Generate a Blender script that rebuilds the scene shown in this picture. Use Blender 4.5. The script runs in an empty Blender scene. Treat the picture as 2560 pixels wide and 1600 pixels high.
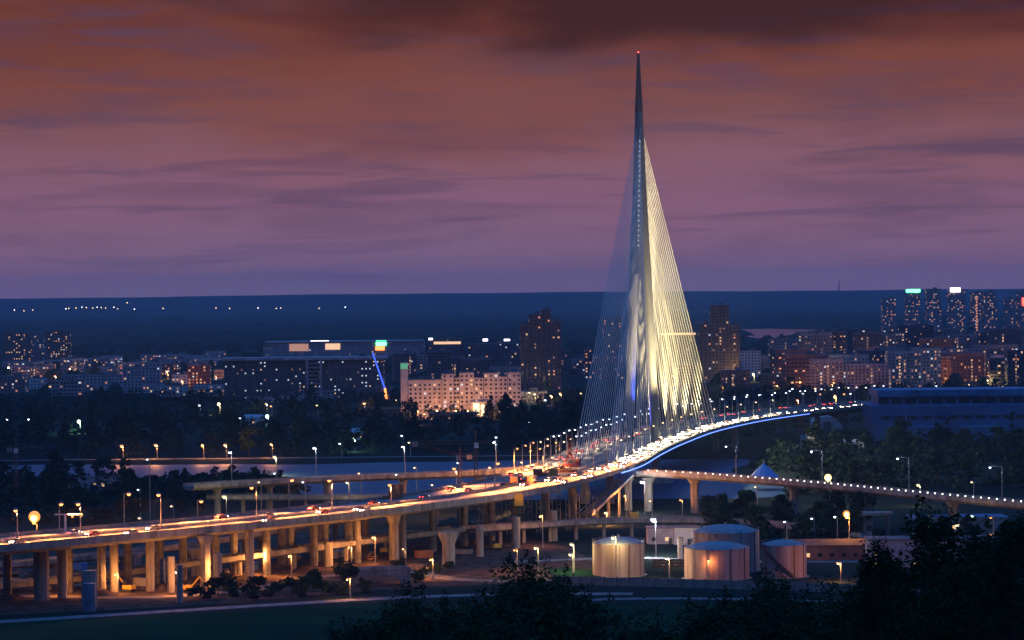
import bpy, bmesh, math, random
from mathutils import Vector, Matrix
random.seed(7)
R = math.radians
SC = bpy.context.scene
COL = SC.collection

# ------------------------------------------------------------------ camera
FPX, PCX, PCY, ROLL, CAMZ = 7000.0, 1280.0, 731.5, 0.0098, 90.0
cam = bpy.data.cameras.new('camera')
cam.sensor_width = 36.0
cam.lens = 36.0 * FPX / 2560
cam.shift_y = (PCY - 800) / 2560
cam.clip_start, cam.clip_end = 1.0, 200000.0
camo = bpy.data.objects.new('camera', cam)
camo.location = (0, 0, CAMZ)
camo.rotation_euler = (Matrix.Rotation(R(90), 3, 'X') @ Matrix.Rotation(-ROLL, 3, 'Z')).to_euler()
COL.objects.link(camo)
SC.camera = camo

# ------------------------------------------------------------------ world: dusk sky
W = bpy.data.worlds.new('World'); SC.world = W; W.use_nodes = True
nt = W.node_tree; nt.nodes.clear()
def N(t, **k):
    n = nt.nodes.new(t)
    for a, b in k.items(): setattr(n, a, b)
    return n
def L(a, b): nt.links.new(a, b)
def MATH(op, a, b=None, clamp=False):
    m = N('ShaderNodeMath', operation=op, use_clamp=clamp)
    for i, v in enumerate((a, b)):
        if v is None: continue
        if isinstance(v, (int, float)): m.inputs[i].default_value = v
        else: L(v, m.inputs[i])
    return m.outputs[0]
def RAMP(fac, stops, interp='LINEAR'):
    r = N('ShaderNodeValToRGB'); r.color_ramp.interpolation = interp
    e = r.color_ramp.elements
    while len(e) > 1: e.remove(e[-1])
    e[0].position, e[0].color = stops[0][0], (*stops[0][1], 1)
    for p, c in stops[1:]:
        x = e.new(p); x.color = (*c, 1)
    L(fac, r.inputs[0]); return r.outputs[0]
def MIXC(f, a, b):
    m = N('ShaderNodeMix', data_type='RGBA')
    if isinstance(f, (int, float)): m.inputs[0].default_value = f
    else: L(f, m.inputs[0])
    for i, v in ((6, a), (7, b)):
        if isinstance(v, tuple): m.inputs[i].default_value = (*v, 1)
        else: L(v, m.inputs[i])
    return m.outputs[2]
tc = N('ShaderNodeTexCoord')
sep = N('ShaderNodeSeparateXYZ'); L(tc.outputs['Generated'], sep.inputs[0])
el = MATH('MAXIMUM', sep.outputs[2], 0.0)
az = MATH('ARCTAN2', sep.outputs[0], sep.outputs[1])
def NOISE(sx, sz, scale, detail, rough, off=0.0, dist=0.0):
    mp = N('ShaderNodeMapping'); mp.inputs['Scale'].default_value = (sx, sx, sz)
    mp.inputs['Location'].default_value = (off, off * .7, off * .3)
    L(tc.outputs['Generated'], mp.inputs[0])
    n = N('ShaderNodeTexNoise'); n.inputs['Scale'].default_value = scale
    n.inputs['Detail'].default_value = detail; n.inputs['Roughness'].default_value = rough
    n.inputs['Distortion'].default_value = dist
    L(mp.outputs[0], n.inputs['Vector']); return n.outputs[0]
warp = MATH('MULTIPLY', MATH('SUBTRACT', NOISE(1, 3.5, 9, 4, .55, 3.1), .5), .034)
elw = MATH('MAXIMUM', MATH('ADD', el, warp), 0.0)
base = RAMP(MATH('SQRT', elw), [
    (0.0, (.225, .140, .215)), (.10, (.245, .128, .200)), (.17, (.255, .114, .182)), (.215, (.250, .106, .138)),
    (.25, (.212, .080, .080)), (.283, (.180, .052, .036)), (.315, (.150, .034, .015)), (.36, (.100, .034, .024)),
    (.44, (.070, .075, .150)), (.60, (.045, .160, .480)), (.8, (.045, .220, .760)), (1.0, (.045, .240, .850))])
streak = RAMP(NOISE(1, 7.5, 10, 5, .55, 1.7, .35), [(.46, (0, 0, 0)), (.66, (1, 1, 1))], 'EASE')
inband = RAMP(el, [(0.0, (0, 0, 0)), (.012, (.45,) * 3), (.05, (1, 1, 1)), (.15, (1, 1, 1)), (.35, (0, 0, 0))])
c1 = MIXC(MATH('MULTIPLY', MATH('MULTIPLY', streak, inband), .50), base, (.095, .050, .085))
st2 = RAMP(NOISE(1, 13, 13, 6, .6, 6.4, .5), [(.50, (0, 0, 0)), (.64, (1, 1, 1))], 'EASE')
st2b = RAMP(el, [(0.0, (0, 0, 0)), (.008, (.5,) * 3), (.035, (1, 1, 1)), (.095, (1, 1, 1)), (.2, (0, 0, 0))])
c1 = MIXC(MATH('MULTIPLY', MATH('MULTIPLY', st2, st2b), .46), c1, (.085, .052, .110))
glow = RAMP(NOISE(1, 6, 7, 4, .5, 8.3, .2), [(.48, (0, 0, 0)), (.70, (1, 1, 1))], 'EASE')
gb = RAMP(el, [(.03, (0, 0, 0)), (.06, (1, 1, 1)), (.10, (1, 1, 1)), (.2, (0, 0, 0))])
c2 = MIXC(MATH('MULTIPLY', MATH('MULTIPLY', glow, gb), .5), c1, (.235, .062, .028))
# the dark cloud bank high in the sky, rising to the left
edge = MATH('ADD', MATH('MULTIPLY', NOISE(1, 4, 8, 5, .55, 5.2, .3), .055), MATH('MULTIPLY', MATH('MAXIMUM', MATH('SUBTRACT', -.045, az), 0), .27))
bank = RAMP(MATH('SUBTRACT', elw, edge), [(.052, (0, 0, 0)), (.074, (1, 1, 1)), (.16, (1, 1, 1)), (.32, (0, 0, 0))], 'EASE')
c3 = MIXC(MATH('MULTIPLY', bank, .80), c2, (.030, .0085, .0080))
sky = N('ShaderNodeTexSky', sky_type='NISHITA', sun_disc=False)
sky.sun_elevation, sky.sun_rotation = R(-4), R(-25)
bg1 = N('ShaderNodeBackground'); L(c3, bg1.inputs[0]); bg1.inputs[1].default_value = 1.0
bg2 = N('ShaderNodeBackground'); L(sky.outputs[0], bg2.inputs[0]); bg2.inputs[1].default_value = 0.02
add = N('ShaderNodeAddShader'); L(bg1.outputs[0], add.inputs[0]); L(bg2.outputs[0], add.inputs[1])
wo = N('ShaderNodeOutputWorld'); L(add.outputs[0], wo.inputs[0])
W.cycles.sampling_method = 'AUTOMATIC'

sun = bpy.data.lights.new('sun', 'SUN'); sun.energy = 0.02; sun.angle = R(30); sun.color = (1, .62, .45)
suno = bpy.data.objects.new('sun', sun); COL.objects.link(suno)
suno.rotation_euler = Vector((.38, -.85, -.2)).to_track_quat('-Z', 'Y').to_euler()

vs = SC.view_settings
vs.view_transform = 'Standard'; vs.look = 'None'; vs.exposure = 0.0; vs.gamma = 1.0; vs.use_curve_mapping = False
cy = SC.cycles
cy.use_denoising = True
try: cy.denoiser = 'OPENIMAGEDENOISE'
except Exception: pass
cy.use_light_tree = True
cy.max_bounces = 4; cy.diffuse_bounces = 2; cy.glossy_bounces = 2; cy.transmission_bounces = 2
cy.volume_bounces = 0; cy.transparent_max_bounces = 6
cy.caustics_reflective = False; cy.caustics_refractive = False
cy.sample_clamp_indirect = 4.0
cy.use_adaptive_sampling = True; cy.adaptive_threshold = 0.015

# ------------------------------------------------------------------ helpers
CA, SA = math.cos(ROLL), math.sin(ROLL)
D2 = 2560 / 2419.0
def ray(px, py):
    u, v = px - PCX, PCY - py
    return (u * CA + v * SA) / FPX, (-u * SA + v * CA) / FPX
def atz(px, py, z):                       # where the sight line through a photo point meets height z
    dx, dz = ray(px, py); t = (z - CAMZ) / dz
    return Vector((dx * t, t, z))
def att(px, py, t):                       # the same at distance t
    dx, dz = ray(px, py)
    return Vector((dx * t, t, CAMZ + dz * t))
def proj(p):
    X, Z = p[0] / p[1] * FPX, (p[2] - CAMZ) / p[1] * FPX
    return PCX + X * CA - Z * SA, PCY - (X * SA + Z * CA)

MATS = {}
def mat(name, col, rough=.8, metal=0.0, noise=None, bump=0.0, spec=.3, streaky=None, col2=None):
    m = bpy.data.materials.new(name); m.use_nodes = True
    t = m.node_tree; b = t.nodes['Principled BSDF']
    b.inputs['Base Color'].default_value = (*col, 1); b.inputs['Roughness'].default_value = rough
    b.inputs['Metallic'].default_value = metal; b.inputs['Specular IOR Level'].default_value = spec
    if noise:
        g = t.nodes.new('ShaderNodeTexCoord'); n = t.nodes.new('ShaderNodeTexNoise')
        mp = t.nodes.new('ShaderNodeMapping'); t.links.new(g.outputs['Object'], mp.inputs[0])
        if streaky: mp.inputs['Scale'].default_value = streaky
        n.inputs['Scale'].default_value = noise; n.inputs['Detail'].default_value = 6; n.inputs['Roughness'].default_value = .62
        t.links.new(mp.outputs[0], n.inputs['Vector'])
        r = t.nodes.new('ShaderNodeValToRGB'); e = r.color_ramp.elements
        c2 = col2 or tuple(c * .5 for c in col)
        e[0].position, e[0].color = .32, (*c2, 1); e[1].position, e[1].color = .68, (*tuple(min(1, c * 1.2) for c in col), 1)
        t.links.new(n.outputs[0], r.inputs[0]); t.links.new(r.outputs[0], b.inputs['Base Color'])
        if bump:
            bp = t.nodes.new('ShaderNodeBump'); bp.inputs['Strength'].default_value = bump
            t.links.new(n.outputs[0], bp.inputs['Height']); t.links.new(bp.outputs[0], b.inputs['Normal'])
    MATS[name] = m; return m
def emat(name, col, s, sample=False):
    m = bpy.data.materials.new(name); m.use_nodes = True
    t = m.node_tree; b = t.nodes['Principled BSDF']
    b.inputs['Base Color'].default_value = (.2, .2, .2, 1)
    b.inputs['Emission Color'].default_value = (*col, 1); b.inputs['Emission Strength'].default_value = s
    m.cycles.emission_sampling = 'AUTO' if sample else 'NONE'
    MATS[name] = m; return m

class MB:
    def __init__(s): s.v = []; s.f = []; s.m = []; s.sm = []
    def add(s, vs, fs, mi=0, smooth=False):
        o = len(s.v); s.v += [tuple(v) for v in vs]
        for f in fs: s.f.append(tuple(o + i for i in f)); s.m.append(mi); s.sm.append(smooth)
        return s
    def box(s, c, d, rz=0.0, mi=0):        # c = centre of the base
        ca, sa = math.cos(rz), math.sin(rz); x, y, z = d[0] / 2, d[1] / 2, d[2]
        P = []
        for k in (0, z):
            for a, b in ((-x, -y), (x, -y), (x, y), (-x, y)):
                P.append((c[0] + a * ca - b * sa, c[1] + a * sa + b * ca, c[2] + k))
        return s.add(P, [(3, 2, 1, 0), (4, 5, 6, 7), (0, 1, 5, 4), (1, 2, 6, 5), (2, 3, 7, 6), (3, 0, 4, 7)], mi)
    def tube(s, p0, p1, r0, r1=None, n=8, mi=0, caps=True, smooth=True):
        r1 = r0 if r1 is None else r1
        p0, p1 = Vector(p0), Vector(p1); d = (p1 - p0).normalized()
        a = d.cross(Vector((0, 0, 1)) if abs(d.z) < .95 else Vector((1, 0, 0))).normalized(); b = d.cross(a)
        V = []
        for p, r in ((p0, r0), (p1, r1)):
            for i in range(n):
                t = 2 * math.pi * i / n; V.append(p + a * (r * math.cos(t)) + b * (r * math.sin(t)))
        s.add(V, [(i, n + i, n + (i + 1) % n, (i + 1) % n) for i in range(n)], mi, smooth)
        if caps: s.add(V, [tuple(range(n)), tuple(range(2 * n - 1, n - 1, -1))], mi)
        return s
    def lathe(s, c, prof, n=24, mi=0, smooth=True):   # prof = [(r, z)...] upwards
        V = []
        for r, z in prof:
            for i in range(n):
                t = 2 * math.pi * i / n; V.append((c[0] + r * math.cos(t), c[1] + r * math.sin(t), c[2] + z))
        F = []
        for k in range(len(prof) - 1):
            for i in range(n):
                j = (i + 1) % n; F.append((k * n + i, k * n + j, (k + 1) * n + j, (k + 1) * n + i))
        s.add(V, F, mi, smooth)
        return s.add(V[-n:], [tuple(range(n))], mi)
    def loft(s, rings, closed=True, caps=True, mi=0, smooth=False):
        n = len(rings[0]); V = [v for r in rings for v in r]; F = []
        for k in range(len(rings) - 1):
            for i in range(n if closed else n - 1):
                j = (i + 1) % n; F.append((k * n + i, k * n + j, (k + 1) * n + j, (k + 1) * n + i))
        s.add(V, F, mi, smooth)
        if caps and closed: s.add(list(rings[0]) + list(rings[-1]), [tuple(range(n - 1, -1, -1)), tuple(range(n, 2 * n))], mi)
        return s
    def ball(s, c, r, n=8, k=5, mi=0):
        prof = [(max(.001, r * math.sin(math.pi * i / k)), -r * math.cos(math.pi * i / k)) for i in range(k + 1)]
        return s.lathe(c, prof, n, mi)
    def mesh(s, name, mats):
        me = bpy.data.meshes.new(name); me.from_pydata(s.v, [], s.f)
        for m in (mats if isinstance(mats, (list, tuple)) else [mats]): me.materials.append(MATS[m] if isinstance(m, str) else m)
        me.polygons.foreach_set('material_index', s.m); me.polygons.foreach_set('use_smooth', s.sm); me.update()
        return me
    def build(s, name, mats, parent=None, world=False):
        if parent is not None and world:
            o = parent.location; s.v = [(v[0] - o.x, v[1] - o.y, v[2] - o.z) for v in s.v]
        ob = bpy.data.objects.new(name, s.mesh(name, mats)); COL.objects.link(ob)
        if parent is not None: ob.parent = parent
        return ob
def tag(o, label, cat, group=None, kind=None):
    o['label'] = label; o['category'] = cat
    if group: o['group'] = group
    if kind: o['kind'] = kind
    return o
def stru(o, label=None):
    o['kind'] = 'structure'
    if label: o['label'] = label
    return o
def empty(name, loc, label=None, cat=None, group=None, rz=0.0):
    o = bpy.data.objects.new(name, None); COL.objects.link(o); o.location = loc; o.rotation_euler[2] = rz
    o.empty_display_size = .5
    if label: tag(o, label, cat, group)
    return o
def inst(name, me, parent, loc=(0, 0, 0), rz=0.0):
    o = bpy.data.objects.new(name, me); COL.objects.link(o); o.parent = parent; o.location = loc; o.rotation_euler[2] = rz
    return o
def copy_tree(o, parent=None):
    c = o.copy(); COL.objects.link(c); c.parent = parent
    for ch in list(o.children): copy_tree(ch, c)
    return c
ORD = ['first', 'second', 'third', 'fourth', 'fifth', 'sixth', 'seventh', 'eighth', 'ninth', 'tenth', 'eleventh', 'twelfth', 'thirteenth', 'fourteenth', 'fifteenth', 'sixteenth', 'seventeenth', 'eighteenth', 'nineteenth', 'twentieth']
TENS = {2: 'twenty', 3: 'thirty', 4: 'forty', 5: 'fifty', 6: 'sixty', 7: 'seventy', 8: 'eighty', 9: 'ninety'}
def ordn(i):
    if i < 20: return ORD[i]
    n = i + 1
    if n >= 100: return 'hundredth' if n == 100 else 'hundred-' + ordn(n - 101)
    return (TENS[n // 10][:-1] + 'ieth') if n % 10 == 0 else TENS[n // 10] + '-' + ORD[n % 10 - 1]
def light(kind, loc, power, col, parent=None, size=.3, aim=None, cone=60, blend=.6):
    l = bpy.data.lights.new('light', kind); l.energy = power; l.color = col
    l.shadow_soft_size = size
    if kind == 'SPOT': l.spot_size = R(cone); l.spot_blend = blend
    o = bpy.data.objects.new('lamp_light', l); COL.objects.link(o)
    if parent is not None: o.parent = parent
    o.location = loc
    if aim is not None: o.rotation_euler = Vector(aim).to_track_quat('-Z', 'Y').to_euler()
    return o

class Path:
    def __init__(s, pts, step=6.0):
        P = [Vector(p) for p in pts]; Q = [P[0] * 2 - P[1]] + P + [P[-1] * 2 - P[-2]]
        out = []
        for i in range(1, len(Q) - 2):
            a, b, c, d = Q[i - 1:i + 3]; n = max(2, int((c - b).length / 2))
            for k in range(n):
                t = k / n
                out.append(.5 * ((2 * b) + (c - a) * t + (2 * a - 5 * b + 4 * c - d) * t * t + (3 * b - a - 3 * c + d) * t ** 3))
        out.append(P[-1]); s.s = [0]
        for a, b in zip(out, out[1:]): s.s.append(s.s[-1] + (b - a).length)
        s.p = out; s.len = s.s[-1]; s.step = step
    def at(s, d):
        d = min(max(d, 0), s.len); lo, hi = 0, len(s.s) - 1
        while hi - lo > 1:
            m = (lo + hi) // 2
            if s.s[m] <= d: lo = m
            else: hi = m
        f = (d - s.s[lo]) / max(1e-6, s.s[hi] - s.s[lo]); return s.p[lo].lerp(s.p[hi], f)
    def fr(s, d):
        t = (s.at(d + 2) - s.at(d - 2)).normalized(); n = Vector((t.y, -t.x, 0)).normalized(); return s.at(d), t, n
    def off(s, d, o, z=0.0):
        p, t, n = s.fr(d); return p + n * o + Vector((0, 0, z))
    def sweep(s, mb, prof, d0=None, d1=None, w=None, step=None, mi=0):   # prof = [(offset, dz)]; offsets scaled by w(d)
        d0 = 0 if d0 is None else d0; d1 = s.len if d1 is None else d1
        n = max(2, int((d1 - d0) / (step or s.step))); rings = []
        for k in range(n + 1):
            d = d0 + (d1 - d0) * k / n; p, t, nn = s.fr(d); q = w(d) if w else 1
            rings.append([p + nn * (o * q if not isinstance(o, tuple) else o[0] * q + o[1]) + Vector((0, 0, z)) for o, z in prof])
        return mb.loft(rings, mi=mi)
    def find(s, px, o=0.0, w=None, z=0.0, d0=0, d1=None):
        best = None; d1 = s.len if d1 is None else d1
        for k in range(600):
            d = d0 + (d1 - d0) * k / 599; p = s.off(d, o * (w(d) if w else 1), z)
            e = abs(proj(p)[0] - px)
            if best is None or e < best[0]: best = (e, d)
        return best[1]
def slab(mb, path, o0, o1, z0, z1, d0=None, d1=None, w=None, step=None):
    return path.sweep(mb, [(o0, z0), (o1, z0), (o1, z1), (o0, z1)], d0, d1, w, step)

# ------------------------------------------------------------------ materials
mat('ground', (.034, .046, .036), .95, spec=0.0, noise=.0035, streaky=(.35, 1, 1), col2=(.009, .015, .014))
mat('field', (.016, .044, .022), .95, spec=0.0, noise=.06, bump=.3, streaky=(.25, 1, 1), col2=(.010, .030, .018))
mat('soil', (.115, .080, .058), .95, spec=0.0, noise=.22, bump=1.0, col2=(.022, .020, .019))
mat('dirt_road', (.24, .20, .16), .9, spec=0.0, noise=.2, bump=.2)
mat('path', (.22, .22, .22), .9, spec=0.0, noise=.3, bump=.1)
mat('concrete', (.30, .28, .25), .85, spec=.08, noise=.5, streaky=(1, 1, .18), bump=.2, col2=(.14, .125, .11))
mat('concrete_dark', (.17, .16, .155), .88, spec=.08, noise=.4, bump=.15)
mat('concrete_blue', (.13, .18, .26), .7, noise=.5)
mat('asphalt', (.15, .142, .135), .75, spec=.08, noise=.5, streaky=(.3, .3, 1), col2=(.11, .105, .10))
mat('road_concrete', (.26, .235, .215), .8, spec=.08, noise=.4, streaky=(.3, .3, 1), col2=(.19, .172, .158))
mat('trackbed', (.19, .20, .185), .85, spec=.08, noise=.6, col2=(.13, .14, .125))
mat('paint', (.72, .70, .66), .6, noise=2.0, col2=(.5, .49, .46))
mat('steel', (.45, .46, .48), .35, .9)
mat('spire_steel', (.30, .165, .11), .6, .2, noise=.3, streaky=(1, 1, .1))
mat('galv', (.26, .26, .27), .55, .4)
mat('darkmetal', (.06, .06, .07), .5, .5)
mat('pylon', (.25, .24, .205), .8, spec=.1, noise=.12, bump=.05, streaky=(1, 1, .25), col2=(.19, .18, .155))
mat('cable', (.58, .57, .52), .5)
mat('cranepaint', (.14, .085, .06), .7)
mat('redlattice', (.13, .028, .024), .6)
mat('yellowpaint', (.50, .31, .04), .5)
mat('orangepaint', (.30, .11, .045), .55)
mat('bluepaint', (.05, .14, .42), .5)
mat('tankwall', (.40, .30, .285), .6, .0, noise=.25, streaky=(1, 1, .08), bump=.08, col2=(.20, .125, .11))
mat('tankroof', (.24, .27, .29), .6, noise=.5, col2=(.17, .20, .22))
mat('rust', (.16, .07, .045), .8, noise=.8)
mat('bluehall', (.045, .12, .25), .6, noise=.08, streaky=(1, 1, .3), col2=(.03, .085, .18))
mat('blueroof', (.045, .19, .36), .5, noise=.1)
mat('whitewall', (.55, .53, .50), .8, noise=.2, col2=(.44, .42, .40))
mat('lilacwall', (.44, .38, .40), .85, noise=.15)
mat('greywall', (.32, .28, .28), .85, noise=.15)
mat('brickwall', (.26, .12, .085), .85, noise=.2)
mat('darkwall', (.12, .105, .115), .8, noise=.2)
mat('brownwall', (.21, .13, .105), .85, noise=.2)
mat('roofgrey', (.16, .16, .175), .85, noise=.2)
mat('rooftile', (.22, .09, .06), .85, noise=.4)
mat('glass', (.02, .025, .03), .12, spec=.6)
mat('trunk', (.055, .042, .032), .95, spec=.08, noise=2.0, bump=.4)
mat('leaf', (.022, .046, .018), .85, noise=.35, spec=.1, col2=(.011, .025, .011))
mat('leaf_dark', (.014, .031, .016), .9, noise=.25, spec=.1, col2=(.007, .018, .010))
mat('leaf_near', (.018, .048, .014), .85, noise=.5, spec=.08, col2=(.007, .020, .007))
mat('white_car', (.62, .62, .62), .35, .2); mat('grey_car', (.20, .21, .22), .35, .5); mat('red_car', (.35, .03, .03), .35, .2); mat('tyre', (.02, .02, .02), .9)
mat('tarp', (.45, .47, .50), .7, noise=.4)
mat('hill', (.030, .040, .040), 1.0, spec=0.0, noise=.001)
WARM, ORANGE, COOL, YEL, GREEN = (1, .66, .32), (1, .35, .085), (.86, .92, 1.0), (1, .78, .28), (.55, 1, .62)
emat('e_warm', WARM, 4); emat('e_orange', ORANGE, 3.4); emat('e_cool', COOL, 5); emat('e_yel', YEL, 2.0); emat('e_green', GREEN, 10)
emat('e_bigorange', (1, .33, .03), 1.35)
emat('w_warm', (1, .58, .26), .95); emat('w_cool', (.85, .92, 1), .85); emat('w_orange', (1, .36, .14), .85); emat('w_dim', (1, .5, .3), .28)
emat('e_head', (1, .88, .66), 60); emat('e_tail', (1, .05, .02), 14)
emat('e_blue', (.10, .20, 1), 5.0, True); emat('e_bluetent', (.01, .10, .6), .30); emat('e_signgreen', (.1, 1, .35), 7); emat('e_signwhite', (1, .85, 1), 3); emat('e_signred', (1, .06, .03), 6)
emat('e_panel', (1, .62, .35), 1.1); emat('e_paneldim', (1, .5, .32), .5); emat('e_signorange', (1, .28, .05), 3); emat('e_dot', (1, .95, .85), 3.0); emat('e_floodlit_wall', (1, .86, .42), 2.2)
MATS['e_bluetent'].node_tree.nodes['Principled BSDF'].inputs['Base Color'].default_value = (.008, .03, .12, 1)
# water
mat('calm_water', (.012, .03, .05), .16, spec=.7)
m = mat('water', (.020, .070, .130), .60, spec=.4); t = m.node_tree; b = t.nodes['Principled BSDF']
g = t.nodes.new('ShaderNodeTexCoord'); mp = t.nodes.new('ShaderNodeMapping'); mp.inputs['Scale'].default_value = (.05, .22, 1)
n = t.nodes.new('ShaderNodeTexNoise'); n.inputs['Scale'].default_value = 1.0; n.inputs['Detail'].default_value = 5
bp = t.nodes.new('ShaderNodeBump'); bp.inputs['Strength'].default_value = .35; bp.inputs['Distance'].default_value = .6
t.links.new(g.outputs['Object'], mp.inputs[0]); t.links.new(mp.outputs[0], n.inputs['Vector']); t.links.new(n.outputs[0], bp.inputs['Height']); t.links.new(bp.outputs[0], b.inputs['Normal'])

# ------------------------------------------------------------------ terrain
def sst(a, b, x):
    t = min(1, max(0, (x - a) / (b - a))); return t * t * (3 - 2 * t)
def near_bank(x): return 1228 + 165 * (1 - sst(-130, -72, x)) + 40 * (1 - sst(-260, -190, x)) + 6 * math.sin(x * .05)
def far_bank(x): return 1520 + 8 * math.sin(x * .021 + 1) + 4 * math.sin(x * .07)
def in_river(x, y):
    r = 118 + 10 * math.sin(y * .03)
    a = sst(-12, 12, y - near_bank(x)) * sst(-12, 12, far_bank(x) - y) * sst(-14, 14, r - x)
    return a
def far_water(x, y): return sst(-60, 60, y - 5300) * sst(-60, 60, 6650 - y - .9 * max(0, x - 560)) * sst(-30, 30, x - 470 - (y - 5300) * .02) * sst(-30, 30, 720 - x)
def gz(x, y):
    h = 88 - .165 * max(0, y)
    if y > 430: h = max(0.0, (88 - .165 * 430) * (1 - sst(430, 640, y)))
    z = h
    if 1150 < y < 1600: z -= 4.0 * in_river(x, y)
    if 5000 < y < 7000: z -= 6.0 * far_water(x, y)
    return z
xs = [-16000, -9000, -5000, -2500, -1400, -900] + [-700 + 16 * i for i in range(76)] + [560, 640, 760, 1000, 1500, 2600, 5000, 9000, 16000]
ys = [-6000, -1500, -300, -40] + [15 * i for i in range(134)] + [2100, 2400, 3000, 4000, 5000, 5200, 5300, 5400, 5600, 6000, 6400, 6600, 6700, 6900, 7400, 9000, 12000, 15000, 18000]
mb = MB(); nx = len(xs)
mb.add([(x, y, gz(x, y)) for y in ys for x in xs], [(j * nx + i, j * nx + i + 1, (j + 1) * nx + i + 1, (j + 1) * nx + i) for j in range(len(ys) - 1) for i in range(nx - 1)], smooth=True)
stru(mb.build('ground', 'ground'), 'dark flat land running out to the horizon')
mb = MB(); mb.add([(-900, 1190, -1.6), (150, 1190, -1.6), (150, 1560, -1.6), (-900, 1560, -1.6)], [(0, 1, 2, 3)])
stru(mb.build('river', 'water'), 'calm blue river passing under the bridge')
mb = MB(); mb.add([(430, 5200, -2), (900, 5200, -2), (900, 6750, -2), (430, 6750, -2)], [(0, 1, 2, 3)])
stru(mb.build('far_river', 'calm_water'), 'pale stretch of far river catching the pink sky')
# far hills on the horizon
mb = MB(); rings = []
for i in range(121):
    x = -7000 + 14000 * i / 120
    h = 87 + 3.5 * math.sin(i * .13 + .4) + 1.2 * math.sin(i * .41) + .8 * math.sin(i * 1.1 + 2)
    rings.append([(x, 13000, -5), (x, 14500, h * .75), (x, 15500, h), (x, 17000, -5)])
mb.loft(rings, smooth=True); stru(mb.build('far_hills', 'hill'), 'low dark ridge along the horizon')
# dark field, construction ground, paths
def sheet(name, pts, m, z, label=None, sub=1):
    mb = MB(); mb.add([(p[0], p[1], z) for p in pts], [tuple(range(len(pts)))])
    return stru(mb.build(name, m), label)
sheet('field', [(-190, 646), (190, 646), (190, 806), (40, 806), (-44, 812), (-110, 785), (-190, 762)], 'field', .06, 'dark green mown field in the foreground')
sheet('construction_ground', [(-260, 795), (-150, 792), (-95, 812), (-40, 850), (0, 868), (30, 905), (20, 985), (-10, 1060), (-70, 1075), (-140, 1060), (-260, 980)], 'soil', .05, 'bare earth of the building site under the viaduct')
def road(name, pts, w, z, m, label):
    p = Path([(x, y, z) for x, y in pts]); mb = MB(); slab(mb, p, -w / 2, w / 2, -.12, .0); stru(mb.build(name, m), label); return p
road('service_road', [(-260, 735), (-170, 765), (-142, 777), (-95, 800), (-39, 826), (0, 835), (35, 832)], 6.5, .16, 'path', 'pale service road beside the field')
road('service_road', [(12, 816), (40, 819), (70, 814), (110, 800), (190, 770)], 5.0, .16, 'path', 'pale narrow road below the tank farm wall')
road('earth_road', [(-220, 850), (-150, 842), (-108, 836), (-78, 858), (-68, 885), (-40, 905), (-18, 880), (-2, 872), (20, 880)], 7, .17, 'dirt_road', 'orange-lit earth road winding between the piers')
road('earth_road', [(-230, 905), (-150, 880), (-115, 862), (-92, 848)], 6, .20, 'dirt_road', 'site track behind the leftmost piers')
road('river_road', [(-420, 1546), (-200, 1545), (-60, 1543), (60, 1545)], 6, .17, 'path', 'riverside road on the far bank')
road('access_road', [(0, 935), (40, 945), (70, 930), (125, 925), (200, 940)], 6, .17, 'path', 'service road behind the storage tanks')
sheet('lit_lawn', [(13, 880), (27, 876), (28, 905), (10, 915)], 'field', .09, 'small patch of grass beside the left storage tank')
# small earth mounds on the site
def mound(x, y, r, h, label, m='soil'):
    mb = MB(); k = random.random() * 6
    rings = []
    for rr, hh in ((1, -.1), (.75, .35), (.45, .8), (.15, 1)):
        rings.append([(r * rr * (1 + .18 * math.sin(3 * a * .5236 + k) + .1 * math.sin(5 * a * .5236)) * math.cos(a * .5236), .7 * r * rr * (1 + .15 * math.sin(2 * a * .5236 + k)) * math.sin(a * .5236), h * hh) for a in range(12)])
    mb.loft(rings, smooth=True); o = mb.build('earth_mound', m); o.location = (x, y, 0); tag(o, label, 'earth mound', 'earth heaps on the building site')
for i, (px, py, r, h) in enumerate([(60, 1462, 7, 2.2), (250, 1490, 6, 2), (420, 1476, 6, 2.4), (560, 1462, 7, 2), (690, 1420, 8, 2), (770, 1425, 6, 1.6), (20, 1500, 6, 1.8), (1040, 1420, 7, 1.6), (330, 1440, 6, 2.2)]):
    p = atz(px, py, 0); mound(p.x, p.y, r, h, 'low heap of brown earth, %s from the left on the building site' % ORD[[6, 0, 1, 8, 2, 3, 4, 5, 7].index(i)])

# ------------------------------------------------------------------ main bridge and approach viaduct
DZ = 18.0
MAIN = Path([(x, y, DZ) for x, y in [(-330, 632), (-235, 730), (-150, 823), (-83, 898), (-31.5, 974), (3, 1052), (30, 1160), (45.5, 1255), (61.8, 1345), (90, 1470), (134, 1600), (200, 1725), (300, 1850)]])
WT = [(600, 29), (898, 29), (974, 32), (1052, 38), (1160, 43), (1345, 42), (1470, 40), (1600, 38), (1900, 36)]
def wy(y):
    for (a, wa), (b, wb) in zip(WT, WT[1:]):
        if y <= b: return wa + (wb - wa) * max(0, (y - a) / (b - a))
    return WT[-1][1]
def wmain(d): return wy(MAIN.at(d).y) / 2
def d_at_y(y):
    lo, hi = 0, MAIN.len
    for _ in range(40):
        m_ = (lo + hi) / 2
        if MAIN.at(m_).y < y: lo = m_
        else: hi = m_
    return lo
DJ, DP, DE = d_at_y(1060), d_at_y(1345), MAIN.len
PY = MAIN.at(DP); PN = MAIN.fr(DP)[2]; PT = MAIN.fr(DP)[1]
bridge = empty('cable_stayed_bridge', (PY.x, PY.y, 0), 'floodlit cable-stayed bridge with one tall needle pylon over the river', 'bridge')
viaduct = empty('approach_viaduct', MAIN.at(d_at_y(900)).xyz * 1, 'wide orange-lit concrete motorway viaduct coming in from the left', 'viaduct'); viaduct.location.z = 0
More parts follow.
